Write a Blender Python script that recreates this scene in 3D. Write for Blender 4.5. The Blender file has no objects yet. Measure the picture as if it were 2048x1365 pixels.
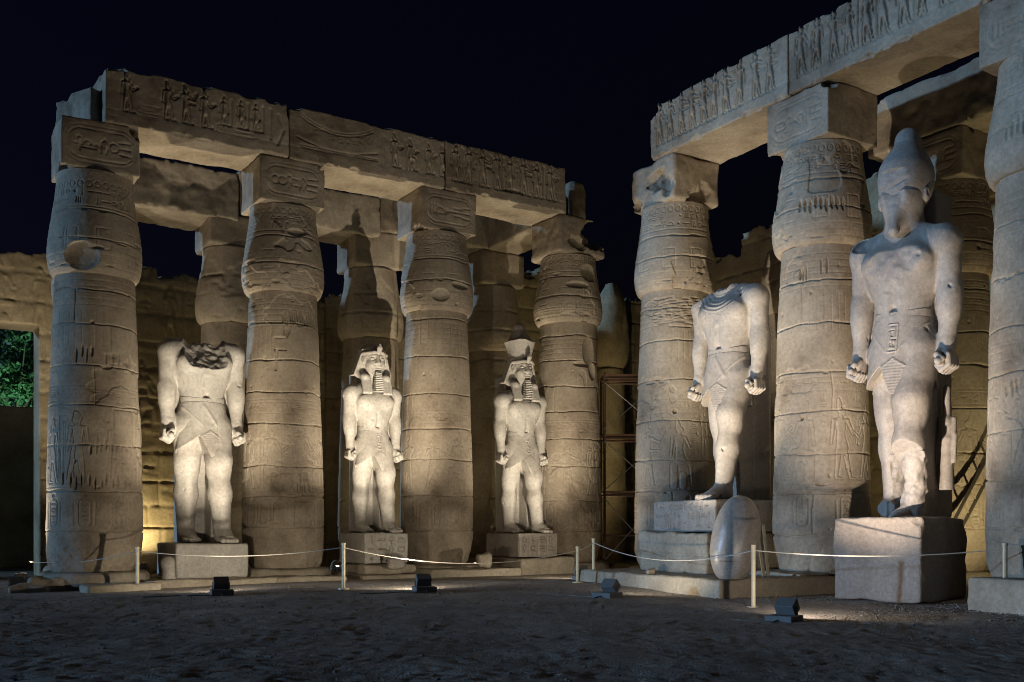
import bpy, math, random
import numpy as np
from mathutils import Vector, Matrix

scene = bpy.context.scene
COL = scene.collection

# ------------------------------------------------------------------ camera
F, CAMH, HZ, CX = 2040.0, 1.55, 1060.0, 1024.0     # focal length in photo pixels, eye height, horizon row, centre
cam_d = bpy.data.cameras.new("camera")
cam = bpy.data.objects.new("camera", cam_d)
COL.objects.link(cam)
cam.location = (0, 0, CAMH)
cam.rotation_euler = (math.radians(90), 0, 0)
cam_d.sensor_width = 36.0
cam_d.lens = 36.0 * F / 2048.0
cam_d.shift_y = (HZ - 682.5) / 2048.0
cam_d.clip_start = 0.1
cam_d.clip_end = 2000
scene.camera = cam

# ------------------------------------------------------------------ sky, moonlight, exposure
MOON_EL, MOON_AZ = math.radians(6), math.radians(-104)   # azimuth from +Y, clockwise: low on the left
world = bpy.data.worlds.new("World")
scene.world = world
world.use_nodes = True
wn = world.node_tree
wn.nodes.clear()
sky = wn.nodes.new("ShaderNodeTexSky")
sky.sky_type = 'NISHITA'
sky.sun_disc = False
sky.sun_elevation = math.radians(-4)
sky.sun_rotation = MOON_AZ
tint = wn.nodes.new("ShaderNodeMix"); tint.data_type = 'RGBA'; tint.blend_type = 'MULTIPLY'
tint.inputs[0].default_value = 1.0
tint.inputs[7].default_value = (0.40, 0.42, 1.0, 1)
bg = wn.nodes.new("ShaderNodeBackground"); bg.inputs[1].default_value = 0.19
wo = wn.nodes.new("ShaderNodeOutputWorld")
wn.links.new(sky.outputs[0], tint.inputs[6]); wn.links.new(tint.outputs[2], bg.inputs[0]); wn.links.new(bg.outputs[0], wo.inputs[0])

sun_d = bpy.data.lights.new("moon", 'SUN')
sun_d.energy = 1.85
sun_d.angle = math.radians(1.5)
sun_d.color = (0.33, 0.60, 1.0)
sun = bpy.data.objects.new("moon", sun_d)
COL.objects.link(sun)
_to = Vector((math.sin(MOON_AZ) * math.cos(MOON_EL), math.cos(MOON_AZ) * math.cos(MOON_EL), math.sin(MOON_EL)))
sun.rotation_euler = _to.to_track_quat('Z', 'Y').to_euler()

scene.view_settings.view_transform = 'Standard'
scene.view_settings.look = 'None'
scene.view_settings.exposure = 0.0
scene.view_settings.gamma = 1.0
scene.cycles.use_denoising = True
scene.cycles.denoising_input_passes = 'RGB_ALBEDO_NORMAL'
scene.cycles.denoising_prefilter = 'ACCURATE'
scene.cycles.filter_width = 1.0
scene.cycles.max_bounces = 5
scene.cycles.diffuse_bounces = 2
scene.cycles.sample_clamp_indirect = 4

# strength of the lamps of the place (watts)
P_STATUE, P_SPILL, P_WALL = 2700.0, 430.0, 400.0
WARM = (1.0, 0.885, 0.71)
YELLOW = (1.0, 0.84, 0.48)

# ------------------------------------------------------------------ layout frames
AL, AR = math.radians(31.9), math.radians(-58.0)
OL = (-10.63, 26.0)            # first column of the left colonnade
OR = (4.554, 28.5)             # farthest column of the right colonnade
def fr(side, x, y, z=0.0):
    """point in a colonnade's own frame: x along it to the picture's right, y towards its back wall"""
    a, o = (AL, OL) if side == 'L' else (AR, OR)
    return Vector((o[0] + x * math.cos(a) - y * math.sin(a), o[1] + x * math.sin(a) + y * math.cos(a), z))
def ang(side): return AL if side == 'L' else AR
def at(px, Y, z=0.0): return Vector(((px - CX) / F * Y, Y, z))
def gz(x, y):
    s = min(max((y - 14) / 13.0, 0), 1); s = s * s * (3 - 2 * s)
    t = min(max((x + 12) / 7.0, 0), 1)
    return 0.2 * s * (0.25 + 0.75 * t)

# ------------------------------------------------------------------ noise on regular grids
def _im(ax, f, o=0.0):
    t = ax * f + o
    i0 = np.floor(t); fr_ = t - i0; fr_ = fr_ * fr_ * (3 - 2 * fr_)
    i = (i0 - i0.min()).astype(int); n = i.max() + 2
    M = np.zeros((len(ax), n), np.float32)
    r = np.arange(len(ax)); M[r, i] = 1 - fr_; M[r, i + 1] = fr_
    return M
def noise3(xs, ys, zs, f, seed=0):
    r = np.random.RandomState(seed)
    A, B, C_ = _im(xs, f, .31), _im(ys, f, .77), _im(zs, f, .13)
    L = r.uniform(-1, 1, (A.shape[1], B.shape[1], C_.shape[1])).astype(np.float32)
    return np.einsum('kc,ijc->ijk', C_, np.einsum('jb,ibc->ijc', B, np.einsum('ia,abc->ibc', A, L, optimize=True), optimize=True), optimize=True)
def fbm3(xs, ys, zs, f, seed=0, o=3):
    return sum(noise3(xs, ys, zs, f * 2 ** i, seed + i) * .55 ** i for i in range(o))
def noise2(xs, ys, fx, seed=0, fy=None):          # -> [iy, ix]
    r = np.random.RandomState(seed)
    A, B = _im(xs, fx, .37), _im(ys, fy or fx, .59)
    return B @ r.uniform(-1, 1, (B.shape[1], A.shape[1])).astype(np.float32) @ A.T
def fbm2(xs, ys, f, seed=0, o=4, fy=None):
    return sum(noise2(xs, ys, f * 2 ** i, seed + i, (fy or f) * 2 ** i) * .55 ** i for i in range(o))

# ------------------------------------------------------------------ mesh helpers
def link(name, me, mat=None, parent=None, loc=None, rotz=None):
    o = bpy.data.objects.new(name, me); COL.objects.link(o)
    if mat and me is not None: me.materials.append(mat)
    if parent: o.parent = parent
    if loc is not None: o.location = loc
    if rotz is not None: o.rotation_euler = (0, 0, rotz)
    return o
def mesh_np(name, V, Q, smooth=True):
    me = bpy.data.meshes.new(name)
    n, m, k = len(V), len(Q), Q.shape[1]
    me.vertices.add(n); me.vertices.foreach_set('co', np.ascontiguousarray(V, np.float32).ravel())
    me.loops.add(m * k); me.loops.foreach_set('vertex_index', np.ascontiguousarray(Q, np.int32).ravel())
    me.polygons.add(m); me.polygons.foreach_set('loop_start', np.arange(0, m * k, k, dtype=np.int32))
    me.polygons.foreach_set('use_smooth', np.full(m, smooth, bool))
    me.update(calc_edges=True); me.validate()
    return me
def mesh_py(name, V, Fc, smooth=False):
    me = bpy.data.meshes.new(name); me.from_pydata([tuple(v) for v in V], [], Fc); me.update()
    if smooth: me.polygons.foreach_set('use_smooth', np.full(len(Fc), True))
    return me
class MB:
    """collects simple solids into one mesh"""
    def __init__(s): s.V, s.F, s.S = [], [], []
    def box(s, c, h, M=None):
        b = len(s.V)
        for x in (-1, 1):
            for y in (-1, 1):
                for z in (-1, 1):
                    p = Vector((x * h[0], y * h[1], z * h[2]))
                    if M: p = M @ p
                    s.V.append(p + Vector(c))
        s.F += [[b + i for i in q] for q in ((0, 1, 3, 2), (4, 6, 7, 5), (0, 4, 5, 1), (2, 3, 7, 6), (0, 2, 6, 4), (1, 5, 7, 3))]
        return s
    def tube(s, pts, r, n=8, r2=None):
        pts = [Vector(p) for p in pts]; b = len(s.V); m = len(pts)
        for i, p in enumerate(pts):
            d = (pts[min(i + 1, m - 1)] - pts[max(i - 1, 0)]).normalized()
            u = d.orthogonal().normalized() if abs(d.z) > .9 else Vector((-d.y, d.x, 0)).normalized()
            w = d.cross(u); rr = r if r2 is None else r + (r2 - r) * i / max(m - 1, 1)
            for k in range(n):
                a = 2 * math.pi * k / n
                s.V.append(p + (u * math.cos(a) + w * math.sin(a)) * rr)
        for i in range(m - 1):
            for k in range(n):
                s.F.append([b + i * n + k, b + i * n + (k + 1) % n, b + (i + 1) * n + (k + 1) % n, b + (i + 1) * n + k])
        s.F.append([b + k for k in reversed(range(n))]); s.F.append([b + (m - 1) * n + k for k in range(n)])
        return s
    def build(s, name, mat, parent=None, loc=None, rotz=None, bevel=0):
        o = link(name, mesh_py(name, s.V, s.F), mat, parent, loc, rotz)
        if bevel:
            md = o.modifiers.new('edge', 'BEVEL'); md.width = bevel; md.segments = 2; md.limit_method = 'ANGLE'
        return o
def empty(name, loc, rotz=0.0):
    o = bpy.data.objects.new(name, None); COL.objects.link(o); o.location = loc; o.rotation_euler = (0, 0, rotz)
    o.empty_display_size = .3
    return o
def tag(o, label, cat, group=None, kind=None):
    if label: o['label'] = label
    if cat: o['category'] = cat
    if group: o['group'] = group
    if kind: o['kind'] = kind
    return o

# ------------------------------------------------------------------ distance-field sculpting (surface nets)
def smin(a, b, k):
    if k <= 0: return np.minimum(a, b)
    h = np.maximum(k - np.abs(a - b), 0) / k
    return np.minimum(a, b) - h * h * k * .25
def smax(a, b, k): return -smin(-a, -b, k)
class Vol:
    def __init__(s, lo, hi, v):
        s.ax = [np.arange(lo[i] - 2.5 * v, hi[i] + 2.6 * v, v, dtype=np.float32) for i in range(3)]
        s.v = v
        s.F = np.full([len(a) for a in s.ax], 10.0, np.float32)
    def _s(s, lo, hi, m):
        sl = []
        for i in range(3):
            a = np.searchsorted(s.ax[i], lo[i] - m); b = np.searchsorted(s.ax[i], hi[i] + m)
            sl.append(slice(max(a - 1, 0), min(b + 1, len(s.ax[i]))))
        return tuple(sl), (s.ax[0][sl[0]][:, None, None], s.ax[1][sl[1]][None, :, None], s.ax[2][sl[2]][None, None, :])
    def op(s, fn, lo, hi, k=0.0, mode='u'):
        sl, P = s._s(lo, hi, max(k, 3 * s.v))
        if any(q.stop <= q.start for q in sl): return s
        d = fn(*P)
        if mode == 'u': s.F[sl] = smin(s.F[sl], d, k)
        elif mode == 'c': s.F[sl] = smax(s.F[sl], -d, k)
        elif mode == 'a': s.F[sl] = s.F[sl] + d
        return s
    def rc(s, a, b, ra, rb, k=0.0, mode='u', sq=(1, 1, 1)):
        a = np.array(a, float); b = np.array(b, float); ab = b - a; L2 = max(float(ab @ ab), 1e-9)
        def fn(x, y, z):
            t = np.clip(((x - a[0]) * ab[0] + (y - a[1]) * ab[1] + (z - a[2]) * ab[2]) / L2, 0, 1)
            return np.sqrt(((x - a[0] - t * ab[0]) / sq[0]) ** 2 + ((y - a[1] - t * ab[1]) / sq[1]) ** 2 + ((z - a[2] - t * ab[2]) / sq[2]) ** 2) - (ra + (rb - ra) * t)
        m = max(ra, rb) * max(sq)
        return s.op(fn, np.minimum(a, b) - m, np.maximum(a, b) + m, k, mode)
    def ell(s, c, r, k=0.0, mode='u'):
        def fn(x, y, z):
            px, py, pz = (x - c[0]), (y - c[1]), (z - c[2])
            k0 = np.sqrt((px / r[0]) ** 2 + (py / r[1]) ** 2 + (pz / r[2]) ** 2) + 1e-6
            k1 = np.sqrt((px / r[0] ** 2) ** 2 + (py / r[1] ** 2) ** 2 + (pz / r[2] ** 2) ** 2) + 1e-6
            return k0 * (k0 - 1) / k1
        return s.op(fn, np.array(c) - r, np.array(c) + r, k, mode)
    def box(s, c, h, rd=0.0, k=0.0, mode='u', M=None):
        c = np.array(c, float)
        Mi = np.array(M.transposed()) if M is not None else None
        def fn(x, y, z):
            p = (x - c[0], y - c[1], z - c[2])
            if Mi is not None: p = [Mi[i][0] * p[0] + Mi[i][1] * p[1] + Mi[i][2] * p[2] for i in range(3)]
            q = [np.abs(p[i]) - (h[i] - rd) for i in range(3)]
            out = np.sqrt(np.maximum(q[0], 0) ** 2 + np.maximum(q[1], 0) ** 2 + np.maximum(q[2], 0) ** 2)
            return out + np.minimum(np.maximum(q[0], np.maximum(q[1], q[2])), 0) - rd
        ext = np.array(h) if M is None else np.full(3, float(np.linalg.norm(h)))
        return s.op(fn, c - ext, c + ext, k, mode)
    def noise(s, f, amp, seed=0, o=3):
        s.F += amp * fbm3(*s.ax, f, seed, o); return s
    def mesh(s, name, scale=1.0):
        Fv = s.F; F8 = np.full(Fv.shape, 10., np.float32)
        F8[1:-1, 1:-1, 1:-1] = Fv[1:-1, 1:-1, 1:-1]; Fv = F8
        ins = Fv < 0
        cnt = np.zeros([n - 1 for n in Fv.shape], np.int8)
        cs = [(i, j, k) for i in (0, 1) for j in (0, 1) for k in (0, 1)]
        for (i, j, k) in cs:
            cnt += ins[i:ins.shape[0] - 1 + i, j:ins.shape[1] - 1 + j, k:ins.shape[2] - 1 + k]
        act = np.argwhere((cnt > 0) & (cnt < 8))
        vals = np.stack([Fv[act[:, 0] + i, act[:, 1] + j, act[:, 2] + k] for (i, j, k) in cs], 1)
        S = np.zeros((len(act), 3)); N = np.zeros(len(act))
        cc = np.array(cs, float)
        for a in range(8):
            for b in range(a + 1, 8):
                if np.abs(cc[a] - cc[b]).sum() != 1: continue
                va, vb = vals[:, a], vals[:, b]
                m = (va < 0) != (vb < 0)
                t = np.where(m, va / np.where(m, va - vb, 1), 0)
                S += np.where(m[:, None], cc[a] + t[:, None] * (cc[b] - cc[a]), 0); N += m
        P = act + S / N[:, None]
        o = np.array([a[0] for a in s.ax])
        V = (o + P * s.v) * scale
        idx = np.full(cnt.shape, -1, np.int32); idx[tuple(act.T)] = np.arange(len(act))
        Q = []
        for axis in range(3):
            sa = [slice(None)] * 3; sb = [slice(None)] * 3
            sa[axis] = slice(0, -1); sb[axis] = slice(1, None)
            A, B = ins[tuple(sa)], ins[tuple(sb)]
            u, w = [(1, 2), (2, 0), (0, 1)][axis]
            for flip, m in ((False, A & ~B), (True, ~A & B)):
                e = np.argwhere(m)
                if not len(e): continue
                def c(du, dw):
                    q = e.copy(); q[:, u] -= du; q[:, w] -= dw
                    return idx[tuple(q.T)]
                q = np.stack([c(1, 1), c(0, 1), c(0, 0), c(1, 0)], 1)
                Q.append(q[:, ::-1] if flip else q)
        return mesh_np(name, V, np.concatenate(Q))

# ------------------------------------------------------------------ relief canvas (metres, y up)
class Canvas:
    def __init__(s, W, H, res, xs=None):
        s.W, s.H = W, H
        s.xs = (np.linspace(0, W, int(round(W / res)) + 1) if xs is None else xs).astype(np.float32)
        s.ys = np.linspace(0, H, int(round(H / res)) + 1).astype(np.float32)
        s.G = np.zeros((len(s.ys), len(s.xs)), np.float32); s.R = s.G.copy()
    def _s(s, x0, x1, y0, y1, m):
        a, b = np.searchsorted(s.xs, [x0 - m, x1 + m]); c, d = np.searchsorted(s.ys, [y0 - m, y1 + m])
        sl = (slice(c, d), slice(a, b))
        return sl, s.xs[a:b][None, :], s.ys[c:d][:, None]
    def seg(s, x0, y0, x1, y1, w=.022, dep=.02):
        sl, X, Y = s._s(min(x0, x1), max(x0, x1), min(y0, y1), max(y0, y1), w * 2.5)
        if X.size == 0 or Y.size == 0: return
        dx, dy = x1 - x0, y1 - y0; L = max(dx * dx + dy * dy, 1e-9)
        t = np.clip(((X - x0) * dx + (Y - y0) * dy) / L, 0, 1)
        d2 = (X - x0 - t * dx) ** 2 + (Y - y0 - t * dy) ** 2
        s.G[sl] = np.minimum(s.G[sl], -dep * np.exp(-d2 / (w * w)))
    def poly(s, pts, w=.022, dep=.02):
        for p, q in zip(pts[:-1], pts[1:]): s.seg(*p, *q, w, dep)
    def circ(s, x, y, r, w=.022, dep=.02):
        sl, X, Y = s._s(x - r, x + r, y - r, y + r, w * 2.5)
        d = np.sqrt((X - x) ** 2 + (Y - y) ** 2) - r
        s.G[sl] = np.minimum(s.G[sl], -dep * np.exp(-(d / w) ** 2))
    def disc(s, x, y, r, dep=.02):
        sl, X, Y = s._s(x - r, x + r, y - r, y + r, .05)
        d = np.sqrt((X - x) ** 2 + (Y - y) ** 2) - r
        s.G[sl] = np.minimum(s.G[sl], -dep * np.clip(-d / .03, 0, 1))
    def blob(s, x, y, rx, ry, dep):
        sl, X, Y = s._s(x - rx, x + rx, y - ry, y + ry, 0)
        q = ((X - x) / rx) ** 2 + ((Y - y) / ry) ** 2
        s.G[sl] = np.minimum(s.G[sl], -dep * np.clip(1 - q, 0, 1) ** .6)
    def rrect(s, x, y, hw, hh, r, w=.022, dep=.02):
        sl, X, Y = s._s(x - hw, x + hw, y - hh, y + hh, w * 2.5)
        qx, qy = np.abs(X - x) - hw + r, np.abs(Y - y) - hh + r
        d = np.sqrt(np.maximum(qx, 0) ** 2 + np.maximum(qy, 0) ** 2) + np.minimum(np.maximum(qx, qy), 0) - r
        s.G[sl] = np.minimum(s.G[sl], -dep * np.exp(-(d / w) ** 2))
    def patch(s, x, y, hw, hh, off=-.015):
        sl, X, Y = s._s(x - hw, x + hw, y - hh, y + hh, 0)
        s.G[sl] = 0; s.R[sl] = off
        s.rrect(x, y, hw, hh, .01, .018, .03)
    def glyph(s, x, y, g, rng, w=.02, dep=.02):
        k = rng.randrange(12); h = g * .5
        if k == 0: s.seg(x, y - h, x, y + h, w, dep)
        elif k == 1: s.seg(x - h, y, x + h, y, w * 1.2, dep)
        elif k == 2: s.circ(x, y, h * .6, w, dep)
        elif k == 3: s.poly([(x - h + i * g / 6, y + (h * .2 if i % 2 else -h * .2)) for i in range(7)], w, dep)
        elif k == 4: s.poly([(x - h * .6, y - h), (x - h * .6, y + h * .4), (x, y + h), (x + h * .5, y + h * .3), (x + h * .1, y - h)], w, dep)
        elif k == 5:
            s.poly([(x - h, y - h * .2), (x - h * .3, y + h * .4), (x + h * .3, y + h * .9), (x + h * .7, y + h * .6)], w, dep)
            s.seg(x, y, x, y - h, w, dep); s.seg(x + h * .2, y - h, x - h * .3, y - h, w, dep)
        elif k == 6: s.rrect(x, y, h * .8, h * .5, .02, w, dep)
        elif k == 7:
            for i in (-1, 0, 1): s.seg(x + i * h * .6, y - h * .8, x + i * h * .6, y + h * .8, w, dep)
        elif k == 8: s.poly([(x - h, y - h * .5), (x - h * .5, y + h * .3), (x, y + h * .5), (x + h * .5, y + h * .3), (x + h, y - h * .5), (x - h, y - h * .5)], w, dep)
        elif k == 9:
            s.circ(x, y + h * .5, h * .35, w, dep); s.seg(x, y + h * .1, x, y - h, w, dep); s.seg(x - h * .5, y - h * .1, x + h * .5, y - h * .1, w, dep)
        elif k == 10:
            for i in (-1, 0, 1): s.seg(x - h * .8, y + i * h * .6, x + h * .8, y + i * h * .6, w, dep)
        else: s.disc(x, y, h * .5, dep)
    def row(s, x0, x1, y, g, rng, w=.02, dep=.02, skip=.1):
        x = x0 + g * .5
        while x < x1 - g * .3:
            if rng.random() > skip: s.glyph(x, y, g * rng.uniform(.7, .95), rng, w, dep)
            x += g * rng.uniform(.85, 1.1)
    def column_text(s, x, y0, y1, g, rng, w=.02, dep=.02):
        y = y1 - g * .5
        while y > y0:
            s.glyph(x, y, g * .85, rng, w, dep); y -= g
    def cartouche(s, x, y, hw, hh, rng, w=.022, dep=.022):
        vert = hh > hw
        s.rrect(x, y, hw, hh, min(hw, hh) * .9, w, dep)
        n = max(1, int(round(max(hw, hh) * 1.7 / (min(hw, hh) * 1.1))))
        for i in range(n):
            o = ((i + .5) / n - .5) * max(hw, hh) * 1.75
            s.glyph(x + (0 if vert else o), y + (o if vert else 0), min(hw, hh) * 1.2, rng, w * .9, dep)
    def fig(s, x, y, h, f=1, pose=0, rng=None, up=.022, gr=.022, ew=.022):
        L = [((.02, .925), (.02, .93), .05, .055), ((0, .9), (0, .84), .03, .03), ((-.1, .81), (.1, .81), .03, .03),
             ((0, .79), (0, .6), .075, .05), ((0, .58), (.02, .42), .06, .085)]
        if pose != 3:
            L += [((-.03, .42), (-.07, .04), .042, .022), ((-.07, .02), (.01, .012), .018, .014),
                  ((.05, .42), (.13, .04), .042, .022), ((.13, .02), (.21, .012), .018, .014)]
        else:
            L += [((0, .42), (.18, .4), .05, .045), ((.18, .4), (.2, .06), .04, .022), ((.2, .03), (.28, .02), .018, .014),
                  ((-.08, .36), (-.08, .02), .06, .06), ((.06, .2), (.06, .02), .06, .06)]
        if pose in (0, 3): L += [((.1, .8), (.18, .63), .026, .02), ((.18, .63), (.3, .72), .02, .016), ((-.1, .8), (-.13, .5), .026, .018)]
        elif pose == 1: L += [((.1, .8), (.23, .74), .026, .02), ((.23, .74), (.32, .92), .02, .016), ((-.1, .8), (-.0, .62), .026, .02), ((0, .62), (.25, .6), .02, .016)]
        else: L += [((.1, .8), (.15, .48), .026, .018), ((-.1, .8), (-.14, .48), .026, .018), ((.27, .02), (.27, .98), .01, .01)]
        if pose != 2: L.append(((-.01, .96), (-.03, 1.1), .045, .02))
        else: L.append(((.0, .95), (.02, 1.02), .055, .04))
        sl, X, Y = s._s(x - .35 * h, x + .35 * h, y - .03 * h, y + 1.18 * h, 0)
        if X.size == 0 or Y.size == 0: return
        PX, PY = (X - x) / h * f, (Y - y) / h
        D = None
        for (a, b, ra, rb) in L:
            dx, dy = b[0] - a[0], b[1] - a[1]; l2 = max(dx * dx + dy * dy, 1e-9)
            t = np.clip(((PX - a[0]) * dx + (PY - a[1]) * dy) / l2, 0, 1)
            d = np.sqrt((PX - a[0] - t * dx) ** 2 + (PY - a[1] - t * dy) ** 2) - (ra + (rb - ra) * t)
            D = d if D is None else np.minimum(D, d)
        D = D * h
        s.R[sl] = np.maximum(s.R[sl], up * np.clip(-D / .04, 0, 1))
        s.G[sl] = np.minimum(s.G[sl], -gr * np.exp(-((D - ew * .4) / ew) ** 2))
    def out(s, amp=.008, f=1.2, seed=0):
        return s.G + s.R + amp * fbm2(s.xs, s.ys, f, seed, 5)
    def at(s, H, X, Y):
        ix = np.clip(np.interp(X, s.xs, np.arange(len(s.xs))), 0, len(s.xs) - 1.001); iy = np.clip(np.interp(Y, s.ys, np.arange(len(s.ys))), 0, len(s.ys) - 1.001)
        i0, j0 = ix.astype(int), iy.astype(int); fx, fy = (ix - i0)[None, :], (iy - j0)[:, None]
        g = lambda a, b: H[np.ix_(j0 + a, i0 + b)]
        return (g(0, 0) * (1 - fx) * (1 - fy) + g(0, 1) * fx * (1 - fy) + g(1, 0) * (1 - fx) * fy + g(1, 1) * fx * fy)

# ------------------------------------------------------------------ materials
def material(name, cols, scale=1.0, rough=.9, bump=.40, speck=None, fine=40.0, spec=.25, pits=.5, bdist=.02, coord='Object'):
    m = bpy.data.materials.new(name); m.use_nodes = True
    nt = m.node_tree; N = nt.nodes; N.clear()
    out = N.new('ShaderNodeOutputMaterial'); b = N.new('ShaderNodeBsdfPrincipled')
    b.inputs['Roughness'].default_value = rough
    b.inputs['Specular IOR Level'].default_value = spec
    tc = N.new('ShaderNodeTexCoord')
    n1 = N.new('ShaderNodeTexNoise'); n1.inputs['Scale'].default_value = .55 * scale; n1.inputs['Detail'].default_value = 9; n1.inputs['Roughness'].default_value = .62
    r1 = N.new('ShaderNodeValToRGB')
    e = r1.color_ramp.elements
    e[0].position = .33; e[0].color = (*cols[0], 1); e[1].position = .68; e[1].color = (*cols[-1], 1)
    for i, c in enumerate(cols[1:-1]):
        q = e.new(.33 + .35 * (i + 1) / (len(cols) - 1)); q.color = (*c, 1)
    nt.links.new(tc.outputs[coord], n1.inputs['Vector']); nt.links.new(n1.outputs['Fac'], r1.inputs['Fac'])
    n2 = N.new('ShaderNodeTexNoise'); n2.inputs['Scale'].default_value = fine * .3; n2.inputs['Detail'].default_value = 6; n2.inputs['Roughness'].default_value = .7
    nt.links.new(tc.outputs[coord], n2.inputs['Vector'])
    mx = N.new('ShaderNodeMix'); mx.data_type = 'RGBA'; mx.blend_type = 'OVERLAY'; mx.inputs[0].default_value = .55
    nt.links.new(r1.outputs[0], mx.inputs[6]); nt.links.new(n2.outputs['Fac'], mx.inputs[7])
    colr = mx.outputs[2]
    if speck:
        v = N.new('ShaderNodeTexVoronoi'); v.inputs['Scale'].default_value = speck[1]
        rr = N.new('ShaderNodeValToRGB'); rr.color_ramp.elements[0].position = .10; rr.color_ramp.elements[0].color = (1, 1, 1, 1)
        rr.color_ramp.elements[1].position = .45; rr.color_ramp.elements[1].color = (0, 0, 0, 1)
        nt.links.new(tc.outputs[coord], v.inputs['Vector']); nt.links.new(v.outputs['Distance'], rr.inputs['Fac'])
        m2 = N.new('ShaderNodeMix'); m2.data_type = 'RGBA'
        mm = N.new('ShaderNodeMath'); mm.operation = 'MULTIPLY'; mm.inputs[1].default_value = speck[2]
        nt.links.new(rr.outputs[0], mm.inputs[0]); nt.links.new(mm.outputs[0], m2.inputs[0])
        nt.links.new(colr, m2.inputs[6]); m2.inputs[7].default_value = (*speck[0], 1)
        colr = m2.outputs[2]
    nt.links.new(colr, b.inputs['Base Color'])
    n3 = N.new('ShaderNodeTexNoise'); n3.inputs['Scale'].default_value = fine; n3.inputs['Detail'].default_value = 5; n3.inputs['Roughness'].default_value = .6
    n4 = N.new('ShaderNodeTexNoise'); n4.inputs['Scale'].default_value = 3.2 * scale; n4.inputs['Detail'].default_value = 8; n4.inputs['Roughness'].default_value = .6
    nt.links.new(tc.outputs[coord], n3.inputs['Vector']); nt.links.new(tc.outputs[coord], n4.inputs['Vector'])
    ad = N.new('ShaderNodeMath'); ad.operation = 'MULTIPLY_ADD'; ad.inputs[1].default_value = pits
    nt.links.new(n3.outputs['Fac'], ad.inputs[0]); nt.links.new(n4.outputs['Fac'], ad.inputs[2])
    bp = N.new('ShaderNodeBump'); bp.inputs['Strength'].default_value = bump; bp.inputs['Distance'].default_value = bdist * 2.5
    nt.links.new(ad.outputs[0], bp.inputs['Height']); nt.links.new(bp.outputs[0], b.inputs['Normal'])
    nt.links.new(b.outputs[0], out.inputs[0])
    return m
def plain(name, c, rough=.5, metal=0.0, emit=None):
    m = bpy.data.materials.new(name); m.use_nodes = True
    b = m.node_tree.nodes['Principled BSDF']
    N = m.node_tree.nodes; t = N.new('ShaderNodeTexCoord'); n = N.new('ShaderNodeTexNoise'); n.inputs['Scale'].default_value = 14; n.inputs['Detail'].default_value = 5
    r = N.new('ShaderNodeValToRGB'); r.color_ramp.elements[0].color = (*[q * .65 for q in c], 1); r.color_ramp.elements[1].color = (*[min(1, q * 1.25) for q in c], 1)
    m.node_tree.links.new(t.outputs['Object'], n.inputs['Vector']); m.node_tree.links.new(n.outputs['Fac'], r.inputs['Fac']); m.node_tree.links.new(r.outputs[0], b.inputs['Base Color'])
    b.inputs['Roughness'].default_value = rough; b.inputs['Metallic'].default_value = metal
    if emit: b.inputs['Emission Color'].default_value = (*emit[0], 1); b.inputs['Emission Strength'].default_value = emit[1]
    return m
M_SAND = material('sandstone', [(.17, .13, .09), (.285, .23, .168), (.35, .29, .215), (.43, .365, .28)])
M_WALL = material('wall_sandstone', [(.20, .155, .09), (.30, .235, .14), (.36, .29, .18), (.42, .34, .22)], scale=1.3, bump=.5)
M_GRAN = material('grey_granite', [(.27, .24, .205), (.40, .365, .315), (.47, .435, .38), (.52, .48, .42)], rough=.62, bump=.16, speck=((.20, .17, .15), 38, .5), spec=.4)
M_GRANP = material('pink_grey_granite', [(.25, .215, .18), (.33, .288, .245), (.40, .355, .305)], rough=.65, bump=.2, speck=((.15, .125, .115), 34, .5), spec=.4)
M_ROUGHG = material('rough_pink_granite', [(.26, .21, .165), (.33, .275, .225), (.40, .34, .285)], rough=.85, bump=.6, speck=((.22, .17, .15), 26, .5), bdist=.035)
M_PLINTH = material('pale_limestone', [(.26, .22, .165), (.34, .29, .22), (.42, .37, .29)], bump=.5, scale=1.6)
M_EGG = material('polished_granite', [(.27, .235, .20), (.35, .31, .27), (.41, .37, .325)], rough=.34, bump=.12, speck=((.19, .17, .16), 24, .55), spec=.5)
M_GROUND = material('dusty_ground', [(.23, .195, .16), (.33, .285, .24), (.41, .36, .31)], scale=1.1, bump=.8, fine=26, pits=.9, bdist=.04)
M_PEBBLE = material('pebble', [(.13, .115, .10), (.22, .195, .17), (.31, .28, .25)], scale=4)
M_LAMP = plain('lamp_housing', (.17, .16, .148), .7)
M_LENS = plain('lamp_lens', (.6, .6, .6), .3, 0, ((1, .86, .62), 14))
M_POST = plain('brass_post', (.58, .50, .33), .5, .15)
M_ROPE = plain('white_rope', (.52, .48, .40), .8)
M_STEEL = plain('rusty_steel', (.13, .08, .055), .6, .3)
M_BRACE = plain('galvanised_steel', (.45, .43, .40), .4, .7)
M_BOARD = plain('scaffold_board', (.22, .12, .075), .8)
M_WOOD = plain('wood', (.28, .22, .13), .8)
M_DARKWOOD = plain('dark_wood', (.05, .04, .03), .7)
M_LEAF = plain('leaf', (.05, .12, .05), .6)
M_BARK = plain('bark', (.09, .065, .045), .9)
M_RED = plain('red_plastic', (.35, .03, .02), .5)

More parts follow.
